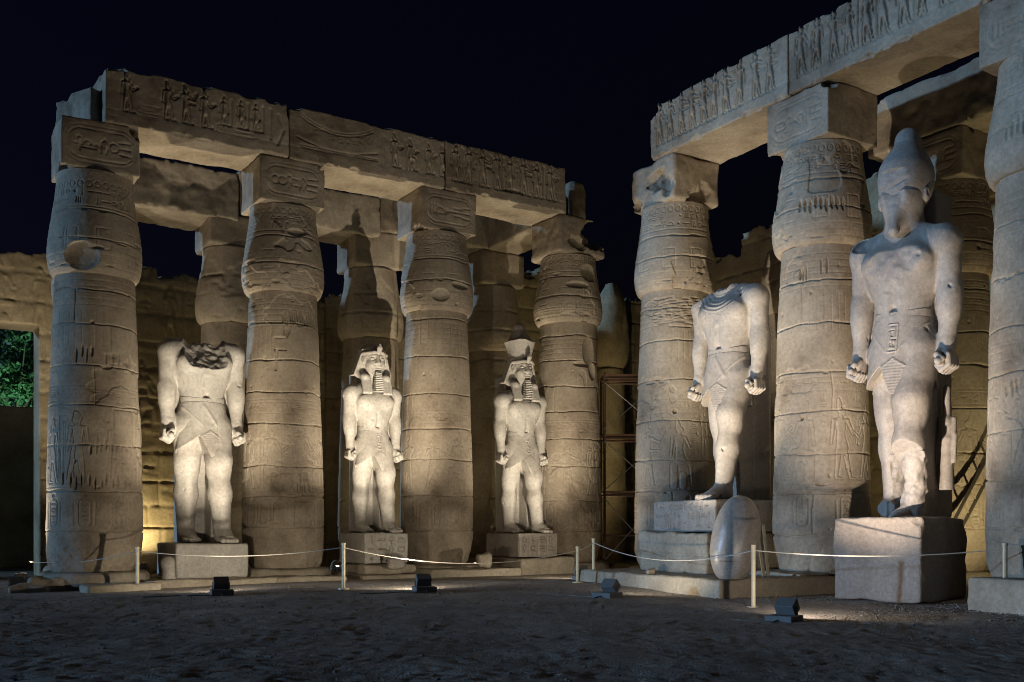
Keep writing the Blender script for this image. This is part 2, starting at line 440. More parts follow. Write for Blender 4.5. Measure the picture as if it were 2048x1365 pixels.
# ------------------------------------------------------------------ stones
def stone(name, h, mat, v=.04, rd=.05, wear=.02, seed=0, canvas=None, chips=(), nf=1.6, parent=None, loc=None, rotz=None, side=None):
    """a stone block with half sizes h, its base at z = 0; canvas carves its front face (-y); chips are (x, y, z, rx, ry, rz) bites"""
    V = Vol((-h[0] - .05, -h[1] - .05, -.05), (h[0] + .05, h[1] + .05, 2 * h[2] + .05), v)
    V.box((0, 0, h[2]), h, rd)
    V.F += wear * fbm3(*V.ax, nf, seed, 4)
    for (x, y, z, rx, ry, rz) in chips:
        def fn(X, Y, Z, x=x, y=y, z=z, rx=rx, ry=ry, rz=rz):
            q = np.sqrt(((X - x) / rx) ** 2 + ((Y - y) / ry) ** 2 + ((Z - z) / rz) ** 2) - 1
            return q * min(rx, ry, rz)
        n = .12 * fbm3(*V.ax, 2.2, seed + 9, 4)
        V.op(lambda X, Y, Z, fn=fn, n=n: fn(X, Y, Z) + n, (-99,) * 3, (99,) * 3, .02, 'c')
    if canvas is not None:
        H = canvas.at(canvas.out(.006, 1.5, seed), V.ax[0] + h[0], V.ax[2]).T      # [ix, iz]
        w = np.clip(1 - (V.ax[1] + h[1]) / (h[1] * .6), 0, 1)
        V.F -= H[:, None, :] * w[None, :, None]
    if side is not None:
        H = side.at(side.out(.006, 1.5, seed + 3), V.ax[1] + h[1], V.ax[2]).T
        w = np.clip(1 + (V.ax[0] - h[0]) / (h[0] * .6), 0, 1)
        V.F -= H[None, :, :] * w[:, None, None]
    return link(name, V.mesh(name), mat, parent, loc, rotz)

# ------------------------------------------------------------------ columns
def lathe(name, prof, H, mat, parent, us=None):
    """surface of revolution from an arc-length profile (r, z) displaced by the height grid H[row, u]"""
    nz, nu = H.shape
    prof = np.array(prof, float)
    sl = np.concatenate([[0], np.cumsum(np.hypot(*np.diff(prof, axis=0).T))])
    t = np.linspace(0, sl[-1], nz)
    r, z = np.interp(t, sl, prof[:, 0]), np.interp(t, sl, prof[:, 1])
    ker = np.ones(5) / 5
    rs = np.convolve(np.pad(r, 2, 'edge'), ker, 'valid'); zs = np.convolve(np.pad(z, 2, 'edge'), ker, 'valid')
    zs[0], zs[-1] = z[0], z[-1]
    dr, dz = np.gradient(rs), np.gradient(zs); L = np.hypot(dr, dz) + 1e-9
    nr, nzv = dz / L, -dr / L
    u = np.linspace(0, 1, nu) if us is None else us / us[-1]
    th = (u[:-1] - .5) * 2 * math.pi
    Hc = H[:, :-1].copy()
    b = 6                                                     # close the seam at the back
    for i in range(b):
        w = .5 + .5 * i / b
        l, rr = Hc[:, i].copy(), Hc[:, -1 - i].copy()
        Hc[:, i] = l * w + rr * (1 - w); Hc[:, -1 - i] = rr * w + l * (1 - w)
    R = rs[:, None] + Hc * nr[:, None]; Z = zs[:, None] + Hc * nzv[:, None]
    n = nu - 1
    R = np.concatenate([np.full((1, n), .02), R, np.full((1, n), .02)]); Z = np.concatenate([np.full((1, n), zs[0]), Z, np.full((1, n), zs[-1])])
    V = np.stack([R * np.sin(th), -R * np.cos(th), Z], -1).reshape(-1, 3)
    i, j = np.meshgrid(np.arange(nz + 1), np.arange(n), indexing='ij')
    Q = np.stack([i * n + j, i * n + (j + 1) % n, (i + 1) * n + (j + 1) % n, (i + 1) * n + j], -1).reshape(-1, 4)
    return link(name, mesh_np(name, V, Q), mat, parent)

Z_BASE, Z_NECK, Z_CAP, Z_SOF, Z_TOP = .5, 8.08, 10.46, 11.68, 13.12
SHAFT = [(.93, Z_BASE), (1.0, .62), (1.09, .95), (1.125, 1.5), (1.115, 2.5), (1.07, 4.5), (1.0, 6.5), (.945, 7.7), (.93, Z_NECK)]
CAPIT = [(.90, Z_NECK - .03), (1.0, Z_NECK - .02), (1.07, Z_NECK + .08), (1.115, Z_NECK + .24), (1.14, Z_NECK + .46), (1.125, Z_NECK + .75), (1.05, 9.3), (.97, 9.8), (.92, 10.2), (.90, Z_CAP)]
WC = 2 * math.pi * 1.05

def col_angle(side, i_x, y=0.0):
    p = fr(side, i_x, y)
    return math.atan2(-p.x, p.y) - ang(side)

def joints(c, zs, rng, H, seed, dep=.07):
    for z in zs:
        off = .035 * fbm2(c.xs, np.array([0., 1.]), 1.5, seed + int(z * 10), 3)[0]
        w = .011 + .018 * np.clip(fbm2(c.xs, np.array([0., 1.]), 2.0, seed + 50 + int(z * 10), 3)[0], 0, 1)
        d = (c.ys[:, None] - z - off[None, :]) / w[None, :]
        c.G = np.minimum(c.G, -dep * np.exp(-d * d))

def make_column(side, x, y, label, seed, detail=1.0, group=None, feats=None, abacus=True, fat=1.0, plinth=(1.32, .5, .0), lowcap=None, cart=True, dneck=0.0):
    rng = random.Random(seed)
    res = .0165 if detail >= 1 else .05
    p = fr(side, x, y)
    root = empty('column', p, ang(side))
    tag(root, label, 'column', group)
    g0 = gz(p.x, p.y)
    # plinth: a low round drum
    rp = plinth[0]
    nu = int(WC / .06)
    xs = np.linspace(0, 8.3, nu + 1); ys = np.linspace(0, .9, 18)
    Hn = .03 * fbm2(xs, ys, 1.0, seed + 5, 4)
    lathe('plinth', [(rp + .03, -.15), (rp + .02, Z_BASE - .08), (rp - .03, Z_BASE - .01), (rp - .35, Z_BASE + .01)], Hn, M_PLINTH, root)
    # shaft
    ZN = Z_NECK + dneck
    Hh = ZN - Z_BASE
    if detail >= 1:
        a_, b_ = WC * .20, WC * .80
        xs_ = np.concatenate([np.arange(0, a_, .06), np.arange(a_, b_, .0145), np.linspace(b_, WC, int((WC - b_) / .06))])
    else: xs_ = None
    c = Canvas(WC, Hh, res, xs_); u0 = WC / 2
    zz = lambda z: z - Z_BASE
    uc = u0 + col_angle(side, x, y) / (2 * math.pi) * WC          # the line of the shaft that faces the court's entrance
    js = [1.55 + rng.uniform(-.1, .1)]
    while js[-1] < 7.4: js.append(js[-1] + rng.uniform(.8, 1.15))
    if detail >= 1:
        for z in (5.02, 5.1, 4.72, 2.62, 2.54, 2.5): c.seg(0, zz(z), WC, zz(z), .010, .007)
        for k in range(6): c.seg(0, zz(7.85 - .15 * k), WC, zz(7.85 - .15 * k), .010, .008)
        for k in range(40): c.seg(k * WC / 40, zz(6.1), k * WC / 40, zz(6.95), .012, .008)
        # inscription band, register of figures, row of upright cartouches
        c.row(0, WC, zz(4.91), .17, rng, .008, .015)
        u = .2
        while u < WC - .3:
            f = rng.choice((-1, 1))
            c.fig(u, zz(2.72), rng.uniform(1.5, 1.7), f, rng.choice((0, 1, 2, 0, 3)), up=.008, gr=.018, ew=.010)
            if rng.random() < .75: c.column_text(u + .42, zz(3.6), zz(4.65), .19, rng, .008, .012)
            u += rng.uniform(.72, .95)
        if cart:
            for k in range(8):
                u = (k + .5) * WC / 8 + rng.uniform(-.06, .06)
                c.cartouche(u, zz(2.0), .13, .34, rng, .010, .026)
                c.disc(u, zz(2.42), .07, .02)
                c.poly([(u - .22, zz(1.68)), (u - .24, zz(2.25))], .02, .014); c.poly([(u + .22, zz(1.68)), (u + .24, zz(2.25))], .02, .014)
    joints(c, [zz(z) for z in js], rng, Hh, seed, .055)
    for a, b in zip(js[:-1], js[1:]):
        for k in range(rng.randrange(1, 3)):
            u = rng.uniform(0, WC); c.poly([(u, zz(a)), (u + rng.uniform(-.03, .03), zz((a + b) / 2)), (u + rng.uniform(-.04, .04), zz(b))], .010, .03)
    # knocks and scrapes
    for k in range(26):
        c.blob(rng.uniform(0, WC), rng.choice(js) - Z_BASE + rng.uniform(-.05, .05), rng.uniform(.04, .2), rng.uniform(.02, .06), rng.uniform(.02, .06))
    for k in range(40):
        c.blob(rng.uniform(0, WC), rng.uniform(.2, 7.3), rng.uniform(.02, .05), rng.uniform(.02, .06), rng.uniform(.01, .04))
    D = None
    def px(dx, hw): return uc + math.asin(max(-1, min(1, dx / hw))) / (2 * math.pi) * WC
    if feats: feats(c, px, zz, rng)
    H = c.out(.012, .9, seed)
    # eroded foot
    er = np.clip(1 - (c.ys - .2) / .9, 0, 1)[:, None]
    H = H * (1 - .6 * er) + er * .05 * fbm2(c.xs, c.ys, 1.3, seed + 31, 4)
    # spalled skin, large shallow
    sp = fbm2(c.xs, c.ys, .75, seed + 77, 4)
    H -= .02 * np.clip((sp - .55) / .06, 0, 1)
    lathe('shaft', [(r * fat, Z_BASE + (z - Z_BASE) * Hh / (Z_NECK - Z_BASE)) for r, z in SHAFT], H, M_SAND, root, c.xs)
    # capital: the closed papyrus bud
    cp = [(r, z + dneck * (1 - (z - Z_NECK) / (Z_CAP - Z_NECK))) for r, z in CAPIT]
    if lowcap: cp = [q for q in cp if q[1] < lowcap] + [(.9, lowcap)]
    L = sum(math.hypot(a[0] - b[0], a[1] - b[1]) for a, b in zip(cp[:-1], cp[1:]))
    k = Canvas(WC, L, res, xs_)
    if detail >= 1:
        for q in (.28, .42, .56, .9, .98): k.seg(0, q, WC, q, .010, .007)
        for i in range(9):
            u = (i + .5) * WC / 9
            k.rrect(u, .95, .16, .26, .02, .014, .012); k.seg(u - .08, .4, u - .08, 1.2, .012, .01)
        if L > 2.2:
            k.row(0, WC, 1.92, .22, rng, .010, .022); k.row(0, WC, 2.14, .2, rng, .010, .022)
            k.seg(0, 1.76, WC, 1.76, .014, .014)
            for i in range(30): k.circ((i + .5) * WC / 30, min(2.34, L - .12), .075, .014, .013)
    joints(k, [.95 + rng.uniform(-.1, .1), 1.62 + rng.uniform(-.06, .06)], rng, L, seed + 3, .06)
    for i in range(18):
        k.blob(rng.uniform(0, WC), rng.choice((.95, 1.62, .3)) + rng.uniform(-.08, .08), rng.uniform(.05, .2), rng.uniform(.02, .06), rng.uniform(.02, .05))
    if feats: feats(k, px, None, rng)
    Hk = k.out(.014, 1.0, seed + 8)
    sp = fbm2(k.xs, k.ys, .8, seed + 99, 4)
    Hk -= .028 * np.clip((sp - .55) / .06, 0, 1)
    lathe('capital', cp, Hk, M_SAND, root, k.xs)
    if abacus:
        hx, hy, hz = .92, .84, (Z_SOF - Z_CAP) / 2 - .002
        if y > 1 and side == 'L' and x < 8: hz -= .12 if x > 4 else .22
        a = Canvas(2 * hx, 2 * hz, .018)
        if detail >= 1:
            a.rrect(hx, hz, hx - .16, hz * .6, hz * .5, .015, .024); a.rrect(hx, hz, hx - .10, hz * .76, hz * .62, .013, .016)
            for i in range(5): a.glyph(.42 + i * .2, hz, .36, rng, .017, .034)
            for i in (-1, 0, 1): a.seg(2 * hx - .5, hz + i * .14, 2 * hx - .22, hz + i * .16, .017, .032)
        ch = [(rng.choice((-hx, hx)), -hy * rng.uniform(.5, 1), rng.choice((0, 2 * hz)), .16, .2, .14) for _ in range(2)]
        stone('abacus', (hx, hy, hz), M_SAND, .024 if detail >= 1 else .06, .03, .022, seed + 12, a, ch, parent=root, loc=(0, 0, Z_CAP + .001))
    return root

def gouges(c, px, zz, items, rng):
    for (x0, x1, z, n, hw) in items:
        for i in range(n):
            u = px(x0 + (x1 - x0) * (i + rng.uniform(-.2, .2)) / max(n - 1, 1), hw)
            c.blob(u, zz(z) + rng.uniform(-.08, .08), rng.uniform(.022, .042), rng.uniform(.12, .22), rng.uniform(.035, .06))

def f_l0(c, px, zz, rng):
    if zz is None:
        c.blob(px(-26, 95), .5, .40, .36, .13); c.blob(px(-12, 95), .72, .34, .07, .09); return
    gouges(c, px, zz, [(-35, -5, 5.9, 4, 85), (20, 60, 5.75, 4, 85), (-60, 70, 2.75, 12, 95), (-10, 85, 3.6, 10, 95)], rng)
    c.patch(px(60, 95), zz(4.1), .3, .45, -.012)
def f_l1(c, px, zz, rng):
    if zz is None: c.blob(px(30, 80), 1.75, .3, .12, .06); return
    gouges(c, px, zz, [(0, 65, 7.35, 14, 72), (2, 12, 6.95, 4, 72), (-25, 60, 2.75, 18, 82)], rng)
    c.patch(px(-5, 72), zz(6.6), .17, .17, -.02); c.seg(px(-12, 75), zz(6.4), px(-14, 75), zz(5.9), .03, .05)
    c.patch(px(45, 80), zz(2.0), .32, .35, -.02)
def f_l2(c, px, zz, rng):
    if zz is None:
        c.blob(px(8, 70), .55, .26, .2, .1); c.blob(px(45, 70), .9, .3, .12, .08); return
    for k in range(7): c.seg(px(-50 + k * 16, 66), zz(6.9), px(-50 + k * 16, 66), zz(7.9), .016, .02)
def f_l3(c, px, zz, rng):
    if zz is None:
        c.blob(px(20, 65), 1.3, .4, .12, .09); c.blob(px(45, 65), 1.75, .35, .3, .12)
        for r in range(4):
            for i in range(26): c.blob(px(-60 + i * 5, 66), .3 + r * .09, .03, .018, .015)
        return
    c.blob(px(42, 60), zz(7.3), .28, .55, .12); c.blob(px(30, 60), zz(6.9), .4, .1, .08); c.blob(px(48, 60), zz(6.7), .2, .3, .1)
    for i in range(60): c.blob(px(rng.uniform(-10, 55), 66), zz(rng.uniform(1.2, 3.4)), rng.uniform(.05, .2), rng.uniform(.04, .15), rng.uniform(.01, .03))
def f_r0(c, px, zz, rng):
    if zz is None: return
    for i in range(60): c.seg(px(rng.uniform(-50, 30), 70), zz(rng.uniform(7.05, 7.8)), px(rng.uniform(-50, 50), 70), zz(rng.uniform(7.1, 7.8)), .02, .022) if i % 5 == 0 else c.blob(px(rng.uniform(-40, 60), 70), zz(rng.uniform(7.0, 7.85)), .15, .03, .03)
    c.disc(px(0, 75), zz(4.75), .07, .08)
def f_r1(c, px, zz, rng):
    if zz is None:
        for i in range(9): c.blob(px(-40 + i * 10, 95), .98 + rng.uniform(-.04, .08), .04, .16, .06)
        return
    gouges(c, px, zz, [(-42, -30, 7.4, 3, 88), (0, 12, 7.55, 2, 88)], rng)
    c.blob(px(0, 95), zz(2.6), .14, .04, .07); c.disc(px(-38, 95), zz(4.1), .05, .08)
def f_r2(c, px, zz, rng):
    if zz is None: gouges(c, px, lambda z: z, [(-70, -40, .9, 4, 110)], rng); return
    gouges(c, px, zz, [(-80, -60, 4.2, 3, 120)], rng)

GC = 'papyrus-bud columns of the court'
LX = [0.0, 4.95, 9.80, 14.70]
RX = [0.0, 5.20, 10.72]
make_column('L', LX[0], 0, 'sandstone papyrus column at the far left end with a round bite in its capital', 11, group=GC, feats=f_l0, plinth=(1.3, .5, 0), fat=1.02, dneck=-.18)
make_column('L', LX[1], 0, 'sandstone papyrus column between the headless statue and the statue in plain nemes', 22, group=GC, feats=f_l1)
make_column('L', LX[2], 0, 'sandstone papyrus column between the two statues that keep their heads', 33, group=GC, feats=f_l2)
make_column('L', LX[3], 0, 'weathered sandstone column with broken top under the right end of the left architrave', 44, group=GC, feats=f_l3, abacus=False, dneck=.2)
make_column('R', RX[0], 0, 'sandstone column with a smashed top block beside the scaffold', 55, group=GC, feats=f_r0, abacus=False)
make_column('R', RX[1], 0, 'tall sandstone column between the headless statue and the crowned colossus at right', 66, group=GC, feats=f_r1)
make_column('R', RX[2], 0, 'sandstone column cut by the right edge of the picture', 77, group=GC, feats=f_r2, dneck=.15)
YR = 4.9
GB = 'columns of the second row'
make_column('L', LX[0] + .75, YR, 'second-row column almost hidden behind the leftmost column', 101, .5, GB)
make_column('L', LX[1], YR, 'dark second-row column behind the right shoulder of the left headless statue', 102, .5, GB)
make_column('L', LX[2], YR, 'second-row column behind the statue in plain nemes, warm light down one side', 103, .5, GB)
make_column('L', LX[3], YR, 'dark second-row column behind the statue with the double crown', 104, .5, GB, abacus=True)
make_column('R', RX[0], YR, 'second-row column with broken top peeping out left of the tall column at right', 105, .5, GB, abacus=False, lowcap=10.0)
make_column('R', RX[1], YR, 'yellow lit second-row column right behind the crowned colossus', 106, 1, GB)

# broken top blocks on two columns
def broken_abacus(side, x, label, seed, chips):
    hz = (Z_SOF - Z_CAP) / 2 - .002
    o = stone('broken_top_block', (.92, .84, hz), M_SAND, .035, .1, .05, seed, None, chips, 1.2)
    o.location = fr(side, x, 0, Z_CAP + .002); o.rotation_euler = (0, 0, ang(side))
    return tag(o, label, 'stone block')
broken_abacus('L', LX[3], 'broken top block with a hollow front under the right end of the left architrave', 5, [(.55, -.8, .75, .55, .42, .5), (1.0, -.35, 1.1, .7, .9, .5), (-.2, -.95, .3, .3, .25, .2)])
broken_abacus('R', RX[0], 'smashed top block with a jagged hollow under the far end of the right architrave', 6, [(.15, -.85, .55, .42, .35, .3), (.6, -.95, .3, .3, .28, .3), (-.7, -.9, .1, .3, .3, .2), (.95, .1, .2, .25, .4, .4)])

# ------------------------------------------------------------------ architraves
def architrave(side, x0, x1, y, label, seed, style, z0=Z_SOF, z1=Z_TOP, hy=.9, group=None, v=.023, chips=(), relief=True, wear=.022, dep=1.0):
    h = ((x1 - x0) / 2 - .006, hy, (z1 - z0) / 2)
    rng = random.Random(seed)
    c = Canvas(2 * h[0], 2 * h[2], .014)
    W, T = c.W, c.H
    if relief:
        c.seg(0, .33, W, .33, .014, .014); c.seg(0, .28, W, .28, .012, .01)
        if style == 'figures':
            u = .35
            while u < W - .3:
                c.fig(u, .31, rng.uniform(.98, 1.06) * (1.05 if dep > 1 else 1), rng.choice((1, 1, 1, -1)), rng.choice((0, 1, 2, 0)), up=.03 * dep, gr=.055 * dep, ew=.016)
                if rng.random() < .7: c.column_text(u + .24, .95, 1.35, .15, rng, .011, .02)
                if rng.random() < .3: c.row(u - .3, u + .3, .42, .16, rng, .011, .02)
                u += rng.uniform(.40, .52)
        elif style == 'mixed':
            for u in (.5, 1.5, 1.95, 2.45): c.fig(u, .36, .88, 1, rng.choice((0, 1)), up=.026, gr=.055, ew=.016)
            for u in (2.95, 3.4, 3.8): c.fig(u, .52, .7, 1, 2, up=.026, gr=.05, ew=.016)
            c.cartouche(3.3, .42, .55, .1, rng, .016, .02); c.cartouche(1.2, .5, .45, .09, rng, .016, .016)
            c.seg(W - .5, .4, W - .5, 1.2, .03, .04); c.poly([(W - .3, .3), (W - .15, .7), (W - .28, 1.1)], .03, .05)
        elif style == 'boat':
            pts = [(.35 + i * .14, 1.2 - .30 * math.sin(math.pi * i / 15) ** .8) for i in range(16)]
            c.poly(pts, .02, .03); c.poly([(p[0], p[1] + .07) for p in pts], .016, .022)
            pts = [(.2 + i * .16, .62 - .2 * math.sin(math.pi * i / 15)) for i in range(16)]
            c.poly(pts, .02, .03); c.seg(.3, .42, 2.6, .45, .02, .03); c.seg(.3, .36, 2.6, .4, .02, .03)
            for i in range(9): c.glyph(.6 + i * .22, .85 + .1 * math.sin(i), .2, rng, .016, .02)
            for u in (2.75, 2.85): c.seg(u, .36, u, 1.15, .02, .026)
            c.fig(3.15, .36, .85, 1, 0, up=.026, gr=.055, ew=.016); c.fig(3.65, .36, .8, 1, 3, up=.026, gr=.05, ew=.016); c.fig(4.25, .36, .78, 1, 0, up=.026, gr=.05, ew=.016)
            c.fig(4.7, .36, .8, 1, 1, up=.026, gr=.05, ew=.016)
        c.row(.1, W - .1, .16, .2, rng, .014, .006, .5)
    chips = list(chips)
    r2 = random.Random(seed + 1)
    for k in range(int(W * 2.2)):                                     # nibbled lower front edge and top edge
        chips.append((r2.uniform(-h[0], h[0]), -hy, 0, r2.uniform(.05, .2), r2.uniform(.04, .1), r2.uniform(.03, .09)))
    for k in range(int(W * 1.2)):
        chips.append((r2.uniform(-h[0], h[0]), -hy, 2 * h[2], r2.uniform(.06, .3), r2.uniform(.05, .2), r2.uniform(.02, .08)))
    V = Vol((-h[0] - .02, -h[1] - .02, -.02), (h[0] + .02, h[1] + .02, 2 * h[2] + .02), v)
    V.box((0, 0, h[2]), h, .025)
    V.F += wear * fbm3(*V.ax, 1.3, seed, 5)
    nn = .06 * fbm3(*V.ax, 3, seed + 4, 3)
    for (x, yy, z, rx, ry, rz) in chips:
        lo, hi = (x - rx * 1.3, yy - ry * 1.3, z - rz * 1.3), (x + rx * 1.3, yy + ry * 1.3, z + rz * 1.3)
        sl, P = V._s(lo, hi, .05)
        q = (np.sqrt(((P[0] - x) / rx) ** 2 + ((P[1] - yy) / ry) ** 2 + ((P[2] - z) / rz) ** 2) - 1) * min(rx, ry, rz)
        if q.size: V.F[sl] = smax(V.F[sl], -(q + nn[sl] * min(1, 4 * min(rx, ry, rz))), .015)
    H = c.at(c.out(.006, 1.5, seed), V.ax[0] + h[0], V.ax[2]).T
    w = np.clip(1 - (V.ax[1] + h[1]) / (h[1] * .5), 0, 1)
    V.F -= H[:, None, :] * w[None, :, None]
    o = link('architrave_block', V.mesh('architrave_block'), M_SAND)
    o.location = fr(side, (x0 + x1) / 2, y, z0 + .001); o.rotation_euler = (0, 0, ang(side))
    return tag(o, label, 'architrave', group)
GA = 'architrave blocks on the columns'
YA = -.02
architrave('L', .08, 4.80, YA, 'leftmost carved architrave block resting on the first two columns', 1, 'mixed', group=GA, chips=[(-2.4, -.9, 1.45, .55, .3, .16), (-1.5, -.9, 1.45, .35, .5, .09), (-.2, -.9, 1.47, .3, .3, .1), (2.4, -.9, 1.3, .14, .2, .3), (-2.45, -.4, 1.5, .2, .4, .3)])
architrave('L', 4.82, 9.60, YA, 'carved architrave block with a sacred boat in its middle span', 2, 'boat', group=GA, chips=[(-2.3, -.9, 1.45, .25, .2, .12)])
architrave('L', 9.62, 14.0, YA, 'architrave block with a file of carved figures at the right end of the left colonnade', 3, 'figures', group=GA, chips=[(2.31, -.7, 1.5, .2, .6, .3), (.3, -.9, .35, .3, .12, .06)])
o = stone('architrave_block', (.62, .5, .48), M_SAND, .035, .06, .05, 4, None, [(-.6, -.5, 1.0, .4, .5, .22), (.1, -.55, 1.05, .2, .3, .1)], loc=fr('L', -.12, .30, Z_SOF + .004), rotz=AL - .95)
tag(o, 'blue lit broken block stub at the left end of the architrave', 'architrave', GA)
architrave('R', .05, 5.0, YA, 'blue lit architrave block with carved figures at the far end of the right colonnade', 5, 'figures', group=GA, dep=1.15, chips=[(-2.65, -.9, 1.45, .5, .5, .35), (-1.6, -.9, 1.47, .5, .2, .1)])
architrave('R', 5.03, 10.05, YA, 'blue lit carved architrave block above the crowned colossus', 6, 'figures', group=GA, dep=1.15)
architrave('R', 10.08, 15.0, YA, 'carved architrave block running out of the top right corner', 7, 'figures', group=GA, v=.05)
# second row
architrave('L', -.1, 4.9, YR, 'cracked second-row beam in shadow behind the two leftmost columns', 8, 'none', z0=11.25, z1=12.75, relief=False, wear=.05, v=.045, group=GA)
architrave('L', 4.93, 9.75, YR, 'second-row beam glimpsed left of the statue in plain nemes', 9, 'none', z0=11.45, z1=12.8, relief=False, wear=.05, v=.05, group=GA)
architrave('L', 9.78, 14.3, YR, 'second-row beam behind the middle of the left architrave', 10, 'none', relief=False, wear=.05, v=.05, group=GA, z1=12.9)
architrave('R', 3.3, 10.2, YR, 'second-row beam behind the crown of the colossus', 12, 'none', relief=False, wear=.05, v=.05, group=GA)
# cross beam from the end column to the second row
h = (.7, 2.0, .62)
o = stone('cross_beam', h, M_SAND, .05, .05, .03, 21, loc=fr('L', LX[3], 2.85, Z_SOF + .004), rotz=AL)
tag(o, 'cross beam running back from the right end of the left architrave', 'beam')
o = stone('standing_stone', (.32, .5, .85), M_SAND, .04, .2, .06, 22, loc=fr('L', LX[3] + .75, .9, Z_SOF + .004), rotz=AL)
tag(o, 'rounded upright stone lump behind the right end of the left architrave', 'stone')

# ------------------------------------------------------------------ back walls
def wall(side, x0, x1, y, tops, label, seed, hy=.7, v=.06, door=None, zmax=13.5, name='temple_wall', dep=1.0):
    W = x1 - x0
    rng = random.Random(seed)
    c = Canvas(W, zmax, .045)
    z = 0; course = []
    while z < zmax:
        hgt = rng.uniform(.75, 1.05); course.append((z, min(z + hgt, zmax))); z += hgt
    for (a, b) in course:
        off = .02 * fbm2(c.xs, np.array([0., 1.]), .8, seed + int(a * 7), 3)[0]
        d = (c.ys[:, None] - a - off[None, :]) / .03
        c.G = np.minimum(c.G, -.09 * np.exp(-d * d))
        u = 0
        while u < W:
            w_ = rng.uniform(.9, 1.9); c.seg(u, a, u + rng.uniform(-.05, .05), b, .025, .07)
            sl, _, _ = c._s(u, u + w_, a, b, 0); c.R[sl] += rng.uniform(-.035, .035); u += w_
    for zr, hf in ((1.9, 2.3), (4.9, 2.3), (7.9, 2.2)):
        u = rng.uniform(.2, .8)
        while u < W - .5:
            c.fig(u, zr, hf * rng.uniform(.85, 1), rng.choice((1, -1)), rng.choice((0, 1, 2, 3)), up=.035 * dep, gr=.05 * dep, ew=.035)
            c.column_text(u + hf * .32, zr + hf * .4, zr + hf * 1.1, .27, rng, .026, .035 * dep)
            u += rng.uniform(1.1, 1.7)
        c.seg(0, zr - .12, W, zr - .12, .025, .035); c.row(0, W, zr + hf * 1.15, .3, rng, .026, .03 * dep)
    for k in range(int(W * 2)):
        c.blob(rng.uniform(0, W), rng.uniform(.3, zmax), rng.uniform(.06, .25), rng.uniform(.05, .14), rng.uniform(.03, .12))
    V = Vol((x0, -hy - .1, -.2), (x1, hy, zmax), v)
    V.F[:] = 0
    X, Y, Z = V.ax[0][:, None, None], V.ax[1][None, :, None], V.ax[2][None, None, :]
    H = c.at(c.out(.02, .9, seed), V.ax[0] - x0, V.ax[2]).T
    top = np.interp(V.ax[0], [t[0] for t in tops], [t[1] for t in tops])[:, None, None]
    d = np.maximum(-Y - hy - H[:, None, :], Y - hy) + 0 * X
    d = np.maximum(d, np.maximum(X - x1, x0 - X))
    nb_ = fbm3(*V.ax, .9, seed + 3, 3); d = np.maximum(d, Z - top - .32 * np.round(nb_ * 2.2) / 2.2 - .10 * fbm3(*V.ax, 2.4, seed + 5, 3))
    d = np.maximum(d, -.2 - Z)
    if door:
        dx0, dx1, dz = door
        d = np.maximum(d, -np.maximum(np.maximum(dx0 - X, X - dx1), Z - dz))
    V.F = d.astype(np.float32)
    o = link(name, V.mesh(name), M_WALL)
    o.location = fr(side, 0, y, 0); o.rotation_euler = (0, 0, ang(side))
    return tag(o, label, 'wall')
YW = 9.0
wall('L', -8.5, 9.5, YW, [(-8.5, 10.6), (-1.2, 10.45), (1.5, 10.35), (3.4, 10.4), (3.45, 10.15), (4.6, 10.3), (4.75, 10.2), (9.5, 10.25)],
     'left back wall of the court with a dark doorway, carved blocks behind the headless statue', 201, door=(-5.6, -.28, 8.15))
wall('L', 9.52, 27.5, YW + .1, [(9.52, 10.3), (14, 10.5), (17.2, 11.0), (17.6, 12.3), (19.6, 12.6), (19.7, 12.0), (20.6, 11.3), (21.4, 11.5), (22, 11.7), (23.2, 11.6), (24.2, 11.9), (27.5, 12.4)],
     'ragged back wall seen between the scaffold and the columns, broken skyline', 202)
wall('R', -9.0, 14.5, YW - .3, [(-9, 11.9), (-7, 12.1), (-6.2, 11.8), (-5.6, 11.7), (-5.5, 12.3), (-4.4, 12.5), (.6, 12.7), (14.5, 12.5)],
     'right back wall covered in carved figures behind the crowned colossus', 203, dep=1.4)
# courtyard wall seen through the doorway
p = fr('L', -8.5, 17)
o = stone('courtyard_wall', (9, .4, 3.2), M_WALL, .12, .05, .05, 33, loc=fr('L', -3, 17, 0), rotz=AL)
tag(o, 'dark wall beyond the left doorway, the lit tree rising over it', 'wall')

